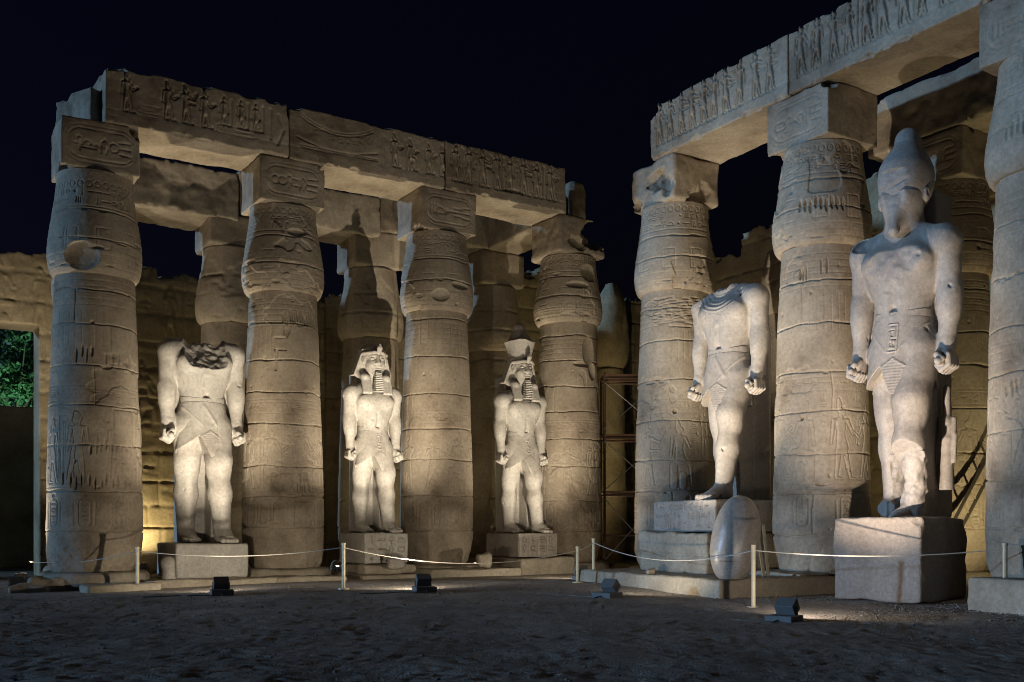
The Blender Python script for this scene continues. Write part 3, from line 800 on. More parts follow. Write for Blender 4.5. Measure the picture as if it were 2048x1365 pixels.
# ------------------------------------------------------------------ ground
def ground():
    xs = np.concatenate([np.linspace(-220, -16, 20), np.arange(-15.5, 15.51, .055), np.linspace(16, 220, 20)])
    ys = np.concatenate([np.linspace(-60, 7, 8), np.arange(9, 24, .055), np.arange(24, 36, .2), np.linspace(37, 400, 24)])
    X, Y = np.meshgrid(xs, ys)
    s = np.clip((Y - 14) / 13, 0, 1); s = s * s * (3 - 2 * s); t = np.clip((X + 12) / 7, 0, 1)
    Z = .2 * s * (.25 + .75 * t)
    near = np.clip((24 - Y) / 2, 0, 1) * np.clip((Y - 9) / .5, 0, 1) * np.clip((15.5 - np.abs(X)) / .5, 0, 1)
    D = .03 * fbm2(xs, ys, .35, 4, 3) + .009 * fbm2(xs, ys, 1.6, 9, 4)
    r = random.Random(12)
    for k in range(5200):                                     # trodden dents and footprints
        y = 9 + 15 * r.random(); x = r.uniform(-.55, .55) * y; a = r.uniform(0, 3.14); l, w = r.uniform(.10, .2), r.uniform(.05, .10); dep = r.uniform(.003, .010)
        i0, i1 = np.searchsorted(xs, [x - .26, x + .26]); j0, j1 = np.searchsorted(ys, [y - .26, y + .26])
        if i1 <= i0 or j1 <= j0: continue
        dx, dy = X[j0:j1, i0:i1] - x, Y[j0:j1, i0:i1] - y
        q = ((dx * math.cos(a) + dy * math.sin(a)) / l) ** 2 + ((-dx * math.sin(a) + dy * math.cos(a)) / w) ** 2
        D[j0:j1, i0:i1] += -dep * np.exp(-q) + dep * .5 * np.exp(-(np.sqrt(q) - 1.5) ** 2 / .12)
    Z += near * D
    V = np.stack([X, Y, Z], -1).reshape(-1, 3); n = len(xs)
    i, j = np.meshgrid(np.arange(len(ys) - 1), np.arange(n - 1), indexing='ij')
    Q = np.stack([i * n + j, i * n + j + 1, (i + 1) * n + j + 1, (i + 1) * n + j], -1).reshape(-1, 4)
    o = link('ground', mesh_np('ground', V, Q), M_GROUND)
    tag(o, 'trodden dusty earth floor of the temple court', None, kind='structure')
ground()
def gravel():
    rng = random.Random(3); V, Fc = [], []
    base = [(1, 0, 0), (-1, 0, 0), (0, 1, 0), (0, -1, 0), (0, 0, 1), (0, 0, -1)]
    tri = [(0, 2, 4), (2, 1, 4), (1, 3, 4), (3, 0, 4), (2, 0, 5), (1, 2, 5), (3, 1, 5), (0, 3, 5)]
    for k in range(9500):
        Y = 9 + 17 * rng.random() ** .9
        X = rng.uniform(-.56, .56) * Y
        if rng.random() < .35: Y = rng.uniform(17, 22.5); X = rng.uniform(.2, .5) * Y
        r = rng.uniform(.006, .024) * (1.7 if rng.random() < .06 else 1)
        a = rng.uniform(0, 6.28); b = len(V); z = gz(X, Y)
        for q in base:
            x, y = q[0] * r * rng.uniform(.7, 1.4), q[1] * r * rng.uniform(.7, 1.4)
            V.append((X + x * math.cos(a) - y * math.sin(a), Y + x * math.sin(a) + y * math.cos(a), z + .008 + q[2] * r * .6 * rng.uniform(.7, 1.2)))
        Fc += [tuple(b + i for i in t) for t in tri]
    o = link('gravel', mesh_py('gravel', V, Fc), M_PEBBLE)
    tag(o, 'loose pebbles and chips strewn over the dusty court floor', 'gravel', kind='stuff')
gravel()

# ------------------------------------------------------------------ statues
def fist(V, sx, x, y, z, sc=1.0):
    """closed hand hanging at the side around a short bar that points forward; the thumb closes over the front"""
    V.box((x, y + .005, z + .012), (.026 * sc, .044 * sc, .03 * sc), .018 * sc, .015)
    V.rc((x, y - .072 * sc, z - .006), (x, y + .05 * sc, z - .006), .0155 * sc, .0155 * sc, .003)
    for i in range(4):
        fy = y - .036 * sc + i * .0255 * sc
        L = (1.0, 1.08, 1.03, .9)[i] * sc
        o, n = x + sx * .028 * sc, x - sx * .022 * sc
        V.rc((o, fy, z + .022 * L), (o + sx * .004, fy, z - .02 * L), .0125 * sc, .012 * sc, .004)
        V.rc((o + sx * .004, fy, z - .02 * L), (x - sx * .002, fy, z - .04 * L), .012 * sc, .0115 * sc, .004)
        V.rc((x - sx * .002, fy, z - .04 * L), (n, fy, z - .018 * L), .0115 * sc, .0105 * sc, .004)
    V.rc((x - sx * .018 * sc, y - .02 * sc, z + .04 * sc), (x - sx * .012 * sc, y - .056 * sc, z + .022 * sc), .0145 * sc, .013 * sc, .008)
    V.rc((x - sx * .012 * sc, y - .056 * sc, z + .022 * sc), (x + sx * .014 * sc, y - .06 * sc, z + .004 * sc), .013 * sc, .0115 * sc, .005)

def foot(V, x, y, z0=.0):
    V.rc((x, y + .02, z0 + .03), (x + .002, y - .055, z0 + .03), .032, .026, .02)
    V.rc((x, y - .03, z0 + .045), (x + .004, y - .11, z0 + .02), .03, .022, .02, sq=(1.25, 1, .9))
    for i in range(5):
        tx = x + (-.034 + i * .0165)
        tip = y - .155 + abs(i - 1.0) * .009 + (.006 if i == 0 else 0)
        V.rc((tx, y - .105, z0 + .018), (tx, tip, z0 + .0125), .0125, .0115 if i else .013, .006)

def body_volume(o, v):
    V = Vol((-.235, -.33, 0), (.235, .14, 1.30 if o['head'] else 1.12), v)
    yr, yf = .055, -.125                                            # rear and forward feet
    # legs
    for sx, yk, ya, hipy, cut in ((-1, .035, yr, .01, o.get('cut_rear')), (1, -.075, yf, -.01, o.get('cut_front'))):
        hx, kx, ax_ = sx * .062, sx * .064, sx * .064
        V.rc((hx, hipy, .56), (kx, yk, .40), .078, .060, .03)
        V.rc((kx, yk, .40), (kx, yk + .01, .36), .060, .055, .03)
        V.ell((kx, yk - .040, .385), (.030, .022, .032), .012)
        V.rc((kx, yk + .004, .35), (ax_, (yk + ya) / 2 + .012, .245), .052, .054, .03)
        V.rc((ax_, (yk + ya) / 2 + .012, .245), (ax_, ya, .055), .054, .041, .03)
        V.rc((kx, yk - .04, .34), (ax_, ya - .028, .08), .012, .009, .03)
        foot(V, ax_, ya)
    # trunk
    V.ell((0, .0, .60), (.122, .088, .10), .04)
    V.ell((0, -.003, .715), (.100, .080, .12), .05)
    V.ell((0, .0, .85), (.142, .092, .135), .05)
    for sx in (-1, 1):
        V.ell((sx * .063, -.056, .885), (.072, .042, .05), .03)
        V.ell((sx * .07, -.098, .862), (.006, .006, .006), .003, 'c')
        V.rc((sx * .142, .004, .943), (sx * .03, .012, .985), .050, .05, .04)
        V.ell((sx * .160, 0, .938), (.050, .056, .056), .03)
        V.rc((sx * .163, 0, .930), (sx * .169, .010, .77), .046, .038, .02)
        V.rc((sx * .169, .010, .77), (sx * .168, -.012, .575), .039, .028, .02)
        V.ell((sx * .171, -.002, .72), (.035, .038, .06), .03)
        V.rc((sx * .168, -.012, .59), (sx * .168, -.02, .545), .028, .026, .01)
        fist(V, sx, sx * .168, -.026, .526, .80)
        # stone left standing between arm and flank, set back
        V.box((sx * .128, .05, .75), (.03, .028, .17), .01, .01)
    V.rc((0, -.094, .80), (0, -.084, .72), .006, .006, .02, 'c')
    V.ell((0, -.083, .715), (.012, .016, .012), .01, 'c')
    V.rc((0, .012, .97), (0, .0, 1.09), .06, .053, .03)
    if o['head']:
        hz = 1.155
        V.ell((0, -.002, hz + .02), (.076, .088, .10), .02)
        V.ell((0, -.022, hz - .04), (.060, .068, .058), .03)
        V.ell((0, -.07, hz - .078), (.026, .022, .016), .02)             # chin
        V.rc((0, -.088, hz + .035), (0, -.104, hz - .014), .009, .015, .014)   # nose
        for sx in (-1, 1):
            V.ell((sx * .012, -.094, hz - .014), (.010, .012, .008), .008)
            V.ell((sx * .032, -.082, hz + .018), (.021, .011, .0115), .008, 'c')   # socket
            V.ell((sx * .032, -.074, hz + .018), (.0175, .012, .0085), .003)      # eyeball
            V.rc((sx * .014, -.085, hz + .036), (sx * .054, -.068, hz + .036), .0055, .0045, .006)   # brow
            V.rc((sx * .014, -.083, hz + .028), (sx * .05, -.066, hz + .026), .003, .0026, .003)
            V.ell((sx * .04, -.06, hz - .02), (.024, .022, .022), .02)          # cheek
            V.ell((sx * .080, -.032, hz + .012), (.014, .016, .030), .008)         # ear
            V.ell((sx * .090, -.044, hz + .014), (.006, .008, .018), .003, 'c')
        V.rc((-.02, -.086, hz - .037), (.02, -.086, hz - .037), .0085, .0085, .006, sq=(1, 1, .8))
        V.rc((-.017, -.085, hz - .0515), (.017, -.085, hz - .0515), .009, .009, .006, sq=(1, 1, .8))
        V.rc((-.028, -.093, hz - .0445), (.028, -.093, hz - .0445), .0035, .0035, .003, 'c')
    return V

KZ = .69
def kilt_volume(v, style):
    V = Vol((-.16, -.19, .40), (.16, .15, .71), v)
    X, Y, Z = V.ax[0][:, None, None], V.ax[1][None, :, None], V.ax[2][None, None, :]
    t = np.clip((KZ - Z) / (KZ - .43), 0, 1)
    a = .104 + .027 * t ** .6; b = .080 + .016 * t
    yc = -.004 - .014 * t
    b2 = np.where(Y < yc, b + .012 * t, b + .005)
    q = np.sqrt((X / a) ** 2 + ((Y - yc) / b2) ** 2)
    d = (q - 1) * .1
    # pleats and the crossing edges of the wrap, cut into the front
    fr_ = np.clip(-(Y + .01) / .03, 0, 1)
    def line(x0, z0, x1, z1, w):
        dx, dz = x1 - x0, z1 - z0; L = dx * dx + dz * dz
        s = np.clip(((X - x0) * dx + (Z - z0) * dz) / L, 0, 1)
        return np.exp(-(((X - x0 - s * dx) ** 2 + (Z - z0 - s * dz) ** 2) / w ** 2))
    xc = .012
    for e in ((xc, .545, -.045, .512), (-.045, .512, -.11, .462), (xc, .545, .06, .515), (.06, .515, .115, .492), (.062, .515, .05, .42), (.115, .672, xc, .555), (-.115, .672, -.02, .57)):
        d = d - .0022 * fr_ * line(*e, .0036)
    tab = (X > -.04) & (X < .056) & (Z < .545 - np.abs(X - xc) * .62)
    d = d + np.where(tab, -.002 + .0007 * np.sin(Z * 620), 0) * fr_
    side_ = (~tab) & (Z < .66)
    d = d + np.where(side_ & (X < 0) & (X > -.06), .0004 * np.sin((X * .8 + Z) * 600), 0) * fr_
    if style == 'dagger':
        d = d - .0045 * fr_ * line(-.012, .668, .045, .578, .0075)
    else:
        rr = np.maximum(np.abs(X - .005) - .020, np.abs(Z - .615) - .05)
        d = d + fr_ * np.where(rr < 0, -.005, 0) + fr_ * .005 * np.exp(-((rr + .006) / .0035) ** 2)
        for (gx, gzz, gw, gh) in ((.0, .643, .010, .004), (.005, .628, .004, .008), (.01, .612, .009, .003), (.0, .595, .003, .008), (.012, .59, .003, .008), (.005, .575, .01, .003)):
            d = d + fr_ * .005 * ((np.abs(X - gx) < gw) & (np.abs(Z - gzz) < gh))
    hem = np.where(X < -.036, .455 + .065 * np.clip((X + .125) / .085, 0, 1), np.where(X < .01, .52 - .10 * np.clip((X + .036) / .046, 0, 1), .42 + .045 * np.clip((X - .055) / .06, 0, 1)))
    hem = np.where(Y > .0, .44, hem)
    d = np.maximum(d, np.maximum(hem - Z, Z - KZ))
    V.F = d.astype(np.float32)
    return V

def statue(side, x, y, z, S, label, seed, head=None, dagger=False, mat=None, pillar_top=.98, cat='statue', turn=0.0, opts=None, name='pharaoh_statue'):
    mat = mat or M_GRAN
    opts = opts or {}
    root = empty(name, fr(side, x, y, z), ang(side) + turn)
    tag(root, label, cat)
    v = .019 / S
    o = dict(head=head in ('nemes', 'double'), **opts)
    V = body_volume(o, v)
    rough = None
    if head is None:
        # the break across neck and breast
        def brk(X, Y, Z):
            n = .009 * fbm3(*[a.ravel() for a in (X, Y, Z)], 12, seed, 3) + .006 * fbm3(*[a.ravel() for a in (X, Y, Z)], 38, seed + 7, 3)
            if opts.get('break') == 'neck':
                f = 1.005 + .1 * (X - .03) + 0 * Y - .5 * np.clip(-Y - .02, 0, 1) * np.exp(-(X / .09) ** 2)
                f = f - .25 * np.clip(-X - .03, 0, .2)
            else:
                f = np.minimum(.835 + 1.65 * (Y + .10), .972 + .12 * (X + .05) * (X < .05) + 0 * Y) + .16 * (np.abs(X - .005) / .135) ** 5
            return (f - Z) * .8 + n * np.clip(1.5 - np.abs(X) / .14, .05, 1)
        V.op(brk, (-1, -1, .80), (1, 1, 2), .0, 'c')
        if opts.get('break') == 'neck':                       # remains of a broad collar
            def collar(X, Y, Z):
                rr = np.sqrt(X * X + (Z - 1.03) ** 2)
                return np.where((rr > .07) & (rr < .155) & (Y < 0), .0015 * np.sin(rr * 330), 0)
            V.op(collar, (-.2, -.2, .85), (.2, 0, 1.1), 0, 'a')
    if opts.get('colossus'):
        # battered head and breast: flat broken face, bitten chest
        V.rc((0, .01, 1.0), (0, -.01, 1.1), .066, .072, .02)
        V.ell((0, -.01, 1.13), (.078, .085, .1), .02)
        n1 = lambda X, Y, Z: .02 * fbm3(*[a.ravel() for a in (X, Y, Z)], 14, seed, 3)
        V.op(lambda X, Y, Z: (Y + .072 + .012 * np.abs(X) / .05) + .3 * n1(X, Y, Z), (-.09, -.2, 1.05), (.09, .1, 1.3), .004, 'c')
        V.rc((0, -.045, 1.09), (.002, -.055, 1.02), .034, .030, .015); V.rc((.002, -.062, 1.06), (.004, -.084, .985), .018, .021, .012)
        V.op(lambda X, Y, Z: np.maximum(np.sqrt(((X - .03) / .13) ** 2 + ((Z - .86) / .085) ** 2) * .1 - .1, Y + .088) + .35 * n1(X, Y, Z), (-.2, -.3, .74), (.2, .1, .99), .004, 'c')
        V.op(lambda X, Y, Z: np.sqrt(((X + .12) / .07) ** 2 + ((Y + .06) / .05) ** 2 + ((Z - .98) / .04) ** 2) * .05 - .05 + .4 * n1(X, Y, Z), (-.24, -.2, .9), (0, .1, 1.05), .004, 'c')
        # forward leg broken away below the calf, leaving a slanting shard
        V.op(lambda X, Y, Z: np.maximum(Z - .20 + .9 * (Y + .08) + 0 * X, -.003 - X) + .45 * n1(X, Y, Z), (-.01, -.36, -.05), (.25, .12, .34), .004, 'c')
        V.op(lambda X, Y, Z: np.maximum(np.maximum(Z - .07, Y + .02), X - .02) + .4 * n1(X, Y, Z), (-.25, -.36, -.05), (.03, .1, .12), .004, 'c')
        V.rc((.066, -.05, .20), (.062, -.025, .11), .046, .040, .01); V.rc((.062, -.025, .11), (.045, -.03, .02), .040, .044, .01); V.rc((.045, -.06, .03), (.02, -.125, .0), .026, .010, .01)
        sl_, P_ = V._s((-.05, -.2, -.02), (.16, .1, .22), 0); V.F[sl_] += .006 * fbm3(*[q.ravel() for q in P_], 22, seed + 5, 3)
    V.F += .0026 * fbm3(*V.ax, 9, seed + 3, 4)
    rs_ = np.random.RandomState(seed)
    cand = np.argwhere(np.abs(V.F) < v)                         # knocks and flaked spots on the skin
    for q in cand[rs_.randint(0, len(cand), 46)]:
        cx, cy, cz = (V.ax[i][q[i]] for i in range(3))
        if cz > 1.08: continue
        r_ = rs_.uniform(.003, .0085)
        V.ell((cx, cy, cz), (r_ * rs_.uniform(.8, 1.6), r_ * .55, r_ * rs_.uniform(.7, 1.8)), .004, 'c')
    link('figure', V.mesh('figure', S), mat, root)
    K = kilt_volume(.017 / S, 'dagger' if dagger else 'plate')
    link('kilt', K.mesh('kilt', S), mat, root)
    B = Vol((-.14, -.13, .665), (.14, .12, .715), .015 / S)
    X, Y, Z = B.ax[0][:, None, None], B.ax[1][None, :, None], B.ax[2][None, None, :]
    bq = (np.sqrt((X / .106) ** 2 + ((Y + .004) / .0785) ** 2) - 1) * .1
    zc = .69 + .012 * (np.abs(X) / .12) ** 2
    B.F = np.maximum(bq + .0015 * np.sin(X * 300) * (Y < 0) * (np.abs(X) < .03), np.abs(Z - zc) - .0175).astype(np.float32)
    link('belt', B.mesh('belt', S), mat, root)
    # back pillar with the web of stone behind the forward leg
    Pv = Vol((-.10, -.02, 0), (.10, .22, pillar_top), .03 / S)
    Pv.box((0, .145, pillar_top / 2), (.085, .065, pillar_top / 2), .006)
    Pv.box((.058, .02, .23), (.022, .09, .23), .006)
    Pv.F += .002 * fbm3(*Pv.ax, 8, seed + 4, 3)
    link('back_pillar', Pv.mesh('back_pillar', S), mat, root)
    if head in ('nemes', 'double'):
        hz = 1.155
        N = Vol((-.17, -.17, .88), (.17, .17, 1.30), .017 / S)
        N.ell((0, .01, hz + .025), (.094, .104, .108), 0)
        def wing(X, Y, Z):
            w = .090 + .050 * np.clip((1.225 - Z) / .16, 0, 1)
            return np.maximum(np.maximum(np.abs(X) - w, np.abs(Y - .008 - .02 * (1.2 - Z) / .14) - .032), np.maximum(1.064 - Z, Z - 1.24))
        N.op(wing, (-.16, -.05, 1.06), (.16, .07, 1.25), .012)
        for sx in (-1, 1):
            N.box((sx * .074, -.068, .995), (.034, .013, .066), .006, .012, M=Matrix.Rotation(math.radians(-20), 3, 'X'))
            N.rc((sx * .098, .0, 1.07), (sx * .078, -.058, 1.05), .026, .020, .02)
        N.rc((0, .07, hz + .03), (0, .08, .96), .05, .04, .04)
        # opening for the face
        N.op(lambda X, Y, Z: np.maximum(np.maximum(np.sqrt((X / .074) ** 2 + ((Z - hz + .012) / .072) ** 2) * .07 - .07, Y + .026), -10 + 0 * Z), (-.2, -.3, .9), (.2, .01, hz + .06), .004, 'c')
        N.op(lambda X, Y, Z: np.maximum(np.abs(X) - .034, Y + .0) + 0 * Z, (-.1, -.3, .85), (.1, .0, hz - .03), .006, 'c')
        N.rc((-.085, -.035, hz + .052), (-.03, -.092, hz + .058), .012, .012, .006); N.rc((.085, -.035, hz + .052), (.03, -.092, hz + .058), .012, .012, .006); N.rc((-.03, -.092, hz + .058), (.03, -.092, hz + .058), .012, .012, .006)
        hd = link('nemes', N.mesh('nemes', S), mat, root)
        U = Vol((-.035, -.15, hz + .04), (.035, -.06, hz + .15), .008 / S)
        U.rc((0, -.102, hz + .05), (0, -.122, hz + .085), .010, .014, .006, sq=(1.4, .8, 1)); U.rc((0, -.122, hz + .085), (0, -.124, hz + .105), .014, .008, .006)
        U.rc((0, -.1, hz + .10), (.022, -.092, hz + .09), .007, .007, .003); U.rc((.022, -.092, hz + .09), (.0, -.088, hz + .075), .007, .006, .003)
        link('uraeus', U.mesh('uraeus', S), mat, hd)
        Bd = Vol((-.05, -.16, .92), (.05, -.05, 1.11), .010 / S)
        Xb, Yb, Zb = Bd.ax[0][:, None, None], Bd.ax[1][None, :, None], Bd.ax[2][None, None, :]
        t = (1.084 - Zb) / .137
        yc = -.090 - .016 * t
        Bd.F = np.maximum(np.maximum(np.abs(Xb) - (.019 + .012 * t), np.abs(Yb - yc) - (.014 + .010 * t)) + .003 * np.sin(t * 2 * np.pi * 11), np.maximum(Zb - 1.084, .947 - Zb)).astype(np.float32)
        link('beard', Bd.mesh('beard', S), mat, root)
    if head == 'double':
        hz = 1.155
        C1 = Vol((-.13, -.13, 1.22), (.13, .14, 1.40), .017 / S)
        Xb, Yb, Zb = C1.ax[0][:, None, None], C1.ax[1][None, :, None], C1.ax[2][None, None, :]
        t = np.clip((Zb - 1.225) / .14, 0, 1)
        C1.F = np.maximum(np.sqrt(Xb ** 2 + (Yb - .012) ** 2) - (.083 + .03 * t ** 1.6), np.maximum(1.225 - Zb, Zb - 1.365 + .006 * np.sin(Xb * 40))).astype(np.float32)
        cr = link('double_crown', C1.mesh('double_crown', S), mat, root)
        C2 = Vol((-.11, -.11, 1.34), (.11, .13, 1.51), .017 / S)
        C2.rc((0, .012, 1.365), (0, .020, 1.445), .092, .046, 0); C2.ell((0, .02, 1.465), (.034, .034, .03), .03)
        C2.op(lambda X, Y, Z: Z - 1.352 + 0 * X + 0 * Y, (-1, -1, 1), (1, 1, 2), 0, 'c')
        link('white_crown_bulb', C2.mesh('white_crown_bulb', S), M_GRANP, cr)
    if head == 'white':
        C1 = Vol((-.13, -.13, 1.07), (.13, .15, 1.40), .018 / S)
        C1.ell((0, .014, 1.175), (.097, .104, .118), 0); C1.rc((0, .018, 1.22), (0, .028, 1.31), .086, .046, .03); C1.ell((0, .030, 1.335), (.037, .037, .032), .025)
        C1.op(lambda X, Y, Z: Y + .078 - .35 * np.clip(1.07 - Z, 0, 1) + .05 * np.abs(X) + .006 * fbm3(*[a.ravel() for a in (X, Y, Z)], 16, 9, 3), (-.2, -.2, 1.0), (.2, .2, 1.185), .008, 'c')
        C1.rc((-.09, -.085, 1.115), (.09, -.075, 1.175), .006, .006, .004, 'c')
        link('white_crown', C1.mesh('white_crown', S), mat, root)
        for sx in (-1, 1):
            E = Vol((sx * .09 - .03, -.05, 1.08), (sx * .09 + .03, .06, 1.2), .012 / S)
            E.ell((sx * .086, -.004, 1.115), (.014, .016, .028), 0); E.ell((sx * .099, -.010, 1.117), (.005, .007, .014), .004, 'c')
            link('ear', E.mesh('ear', S), mat, root)
    return root

def pedestal(side, x, y, h, z, label, seed, mat, glyphs=None, rd=.04, wear=.015, name='pedestal', v=.03, chips=(), turn=0.0):
    c = None; sc = None
    if glyphs:
        rng = random.Random(seed)
        c = Canvas(2 * h[0], 2 * h[2], .011)
        if glyphs == 'columns':
            n = 4
            for i in range(n + 1): c.seg(.06 + i * (c.W - .12) / n, .05, .06 + i * (c.W - .12) / n, c.H - .05, .016, .018)
            for i in range(n): c.column_text(.06 + (i + .5) * (c.W - .12) / n, .08, c.H - .05, .27, rng, .014, .07)
        elif glyphs == 'masonry':
            c.seg(0, .5, c.W, .48, .03, .06); c.seg(.75, .5, .78, c.H, .03, .05); c.seg(1.7, .5, 1.72, c.H, .03, .05); c.seg(1.2, 0, 1.2, .5, .03, .05); c.seg(2.4, 0, 2.4, .5, .03, .05)
            for k in range(12): c.seg(2.0 + k * .07, .6, 2.0 + k * .07, .95, .02, .02)
        elif glyphs == 'rows':
            for zz_ in np.arange(.16, c.H - .05, .24): c.row(.08, c.W - .08, zz_, .22, rng, .014, .065)
        else:
            for zz_ in np.arange(.16, c.H - .05, .24): c.row(.08, c.W - .08, zz_, .22, rng, .018, .009)
    o = stone(name, h, mat, v, rd, wear, seed, c, chips)
    o.location = fr(side, x, y, z); o.rotation_euler = (0, 0, ang(side) + turn)
    return tag(o, label, 'pedestal')

# statue 1: headless, left
X1 = 2.62
pedestal('L', X1, -.30, (.93, 1.05, .45), .30, 'grey pedestal under the left headless statue', 301, M_GRAN, 'faint', v=.035)
statue('L', X1, -.30, 1.20, 5.38, 'headless striding granite statue with a jagged broken chest, between the two leftmost columns', 302, None, True, M_GRAN, opts={}, pillar_top=.86)
# statue 2: nemes
X2 = 7.50
pedestal('L', X2, -.45, (.67, .95, .43), .60, 'inscribed pedestal under the statue in plain nemes, chipped low on its front', 303, M_GRAN, 'columns', v=.018, chips=[(.1, -.95, .15, .3, .12, .16)])
statue('L', X2, -.40, 1.46, 4.27, 'brightly lit striding statue in plain nemes headcloth and long beard', 304, 'nemes', False, M_GRAN, pillar_top=1.1)
# statue 3: double crown
X3 = 12.62
pedestal('L', X3, -.40, (.72, .98, .37), .70, 'inscribed pedestal under the statue with the double crown', 305, M_GRANP, 'columns', v=.018)
statue('L', X3, -.35, 1.44, 4.45, 'striding statue wearing nemes topped by a double crown', 306, 'double', False, M_GRAN, pillar_top=1.12)
# statue 4: headless, right
X4, T4 = 2.86, -.14
pedestal('R', X4, -.75, (1.37, 1.35, .385), 1.50, 'inscribed upper pedestal slab under the right headless statue', 307, M_GRANP, 'rows', v=.022, turn=T4)
pedestal('R', X4 - .05, -.78, (1.5, 1.62, .52), .46, 'worn pale masonry block below the inscribed slab of the right headless statue', 308, M_PLINTH, 'masonry', .08, .05, chips=[(1.1, -1.5, 1.2, .3, .25, .25)], v=.035, turn=T4)
statue('R', X4, -.70, 2.27, 5.35, 'headless striding statue with a collar and belt, between the right columns', 309, None, True, M_GRANP, opts={'break': 'neck'}, pillar_top=.80, turn=.14)
# statue 5: colossus
X5, T5 = 8.08, .2
pedestal('R', X5, -.91, (.92, 1.08, .84), .12, 'massive rough granite block under the crowned colossus', 310, M_ROUGHG, None, .05, .035, chips=[(.9, -1.08, 1.6, .22, .18, .25)], v=.03, turn=T5)
s5 = statue('R', X5, -.80, 1.80, 5.95, 'giant colossus in tall white crown with smashed face and broken forward leg', 311, 'white', False, M_GRANP, opts={'colossus': True}, pillar_top=1.15, turn=T5)
s5.scale = (.93, 1, 1)
Qv = Vol((-.05, -.05, 0), (.05, .05, .36), .004)
Qv.rc((0, 0, .0), (0, 0, .10), .026, .022, .01); Qv.rc((0, 0, .1), (0, 0, .165), .020, .026, .01); Qv.rc((0, 0, .16), (0, 0, .19), .022, .028, .01, sq=(1, .6, 1))
Qv.ell((0, -.004, .222), (.022, .022, .028), .006); Qv.rc((-.024, .004, .235), (-.024, .004, .185), .01, .009, .01); Qv.rc((.024, .004, .235), (.024, .004, .185), .01, .009, .01)
Qv.rc((0, 0, .25), (0, 0, .34), .014, .012, .006); Qv.rc((-.03, 0, .18), (-.03, -.006, .09), .009, .007, .006); Qv.rc((.03, 0, .18), (.03, -.006, .09), .009, .007, .006)
link('queen_figure', Qv.mesh('queen_figure', 6.08), M_GRANP, s5, (.118 * 6.08, .085 * 6.08, .10 * 6.08))

# ------------------------------------------------------------------ base slabs and loose stones
def slab(side, x, y, h, z, label, seed, mat=None, rz=0.0, rd=.05, wear=.03, cat='stone slab', name='stone_slab', chips=()):
    o = stone(name, h, mat or M_PLINTH, .045, rd, wear, seed, None, chips)
    o.location = fr(side, x, y, z); o.rotation_euler = (0, 0, ang(side) + rz)
    return tag(o, label, cat)
slab('L', X1 + .1, -.85, (1.85, 1.15, .26), -.22, 'long pale slab under the pedestal of the left headless statue', 401)
slab('L', .2, -2.2, (.85, .35, .14), -.02, 'dark low block lying before the leftmost column', 402, rz=.1)
slab('L', LX[1] + .1, -1.75, (.95, .42, .15), .02, 'cracked flat paving stone before the second column', 403, rz=-.12)
slab('L', X2 - .05, -.85, (.80, .95, .13), .31, 'upper step stone under the inscribed pedestal of the nemes statue', 404)
slab('L', X2 + .1, -1.0, (1.15, 1.15, .2), -.08, 'lower broad step stone before the statue in plain nemes', 405)
slab('L', X3, -.75, (.98, 1.2, .35), .0, 'step stone under the pedestal of the double crown statue', 406)
slab('L', LX[2] + .2, -1.5, (1.5, .7, .26), -.1, 'sunken slab before the column between the two crowned statues', 407)
slab('R', 3.25, -1.65, (3.15, 2.0, .23), .05, 'long low stone platform under the right headless statue and granite boulder', 408, wear=.025, rz=-.15)
slab('R', RX[2] + .5, -1.25, (1.0, .55, .33), .0, 'rough base stone at the right edge before the last column', 409)
slab('R', RX[1] - .05, -1.25, (.95, .5, .3), .0, 'rough base stone before the column left of the colossus', 410)
# granite crown fragment
Ev = Vol((-.62, -.62, 0), (.62, .62, 1.9), .028)
def egg_fn(X, Y, Z):
    u, w = (X - .01) * .99 - (Z - .86) * .15, (Z - .86) * .99 + (X - .01) * .15
    r = .50 - .03 * w
    return ((np.abs(u / r) ** 2.3 + np.abs(Y / r) ** 2.3 + np.abs(w / .92) ** 2.3 + 1e-6) ** (1 / 2.3) - 1) * .45
Ev.op(egg_fn, (-2, -2, -1), (2, 2, 3))
Ev.F = np.maximum(Ev.F, .02 - Ev.ax[2][None, None, :] + 0 * Ev.F)
Ev.op(lambda X, Y, Z: (X + .49) + .25 * (Z - .2) + 0 * Y, (-2, -2, -1), (0, 2, .5), .08, 'c')
Ev.F += .006 * fbm3(*Ev.ax, 1.5, 71, 3)
pe = at(1470, 21.5)
eg = link('granite_boulder', Ev.mesh('granite_boulder'), M_EGG, None, (pe.x, pe.y, .49), math.radians(-8))
tag(eg, 'smooth egg-shaped granite fragment standing on end before the right headless statue', 'boulder')
pr = empty('timber_prop', at(1521, 22.4, .3)); tag(pr, 'pale timber props leaning behind the egg-shaped granite fragment', 'prop')
for dx, tilt in ((0, -.14), (.12, -.10)):
    m = MB(); m.box((dx, 0, .75), (.035, .03, .62), Matrix.Rotation(tilt, 3, 'Y')); m.build('prop_post', M_WOOD, pr, bevel=.008)
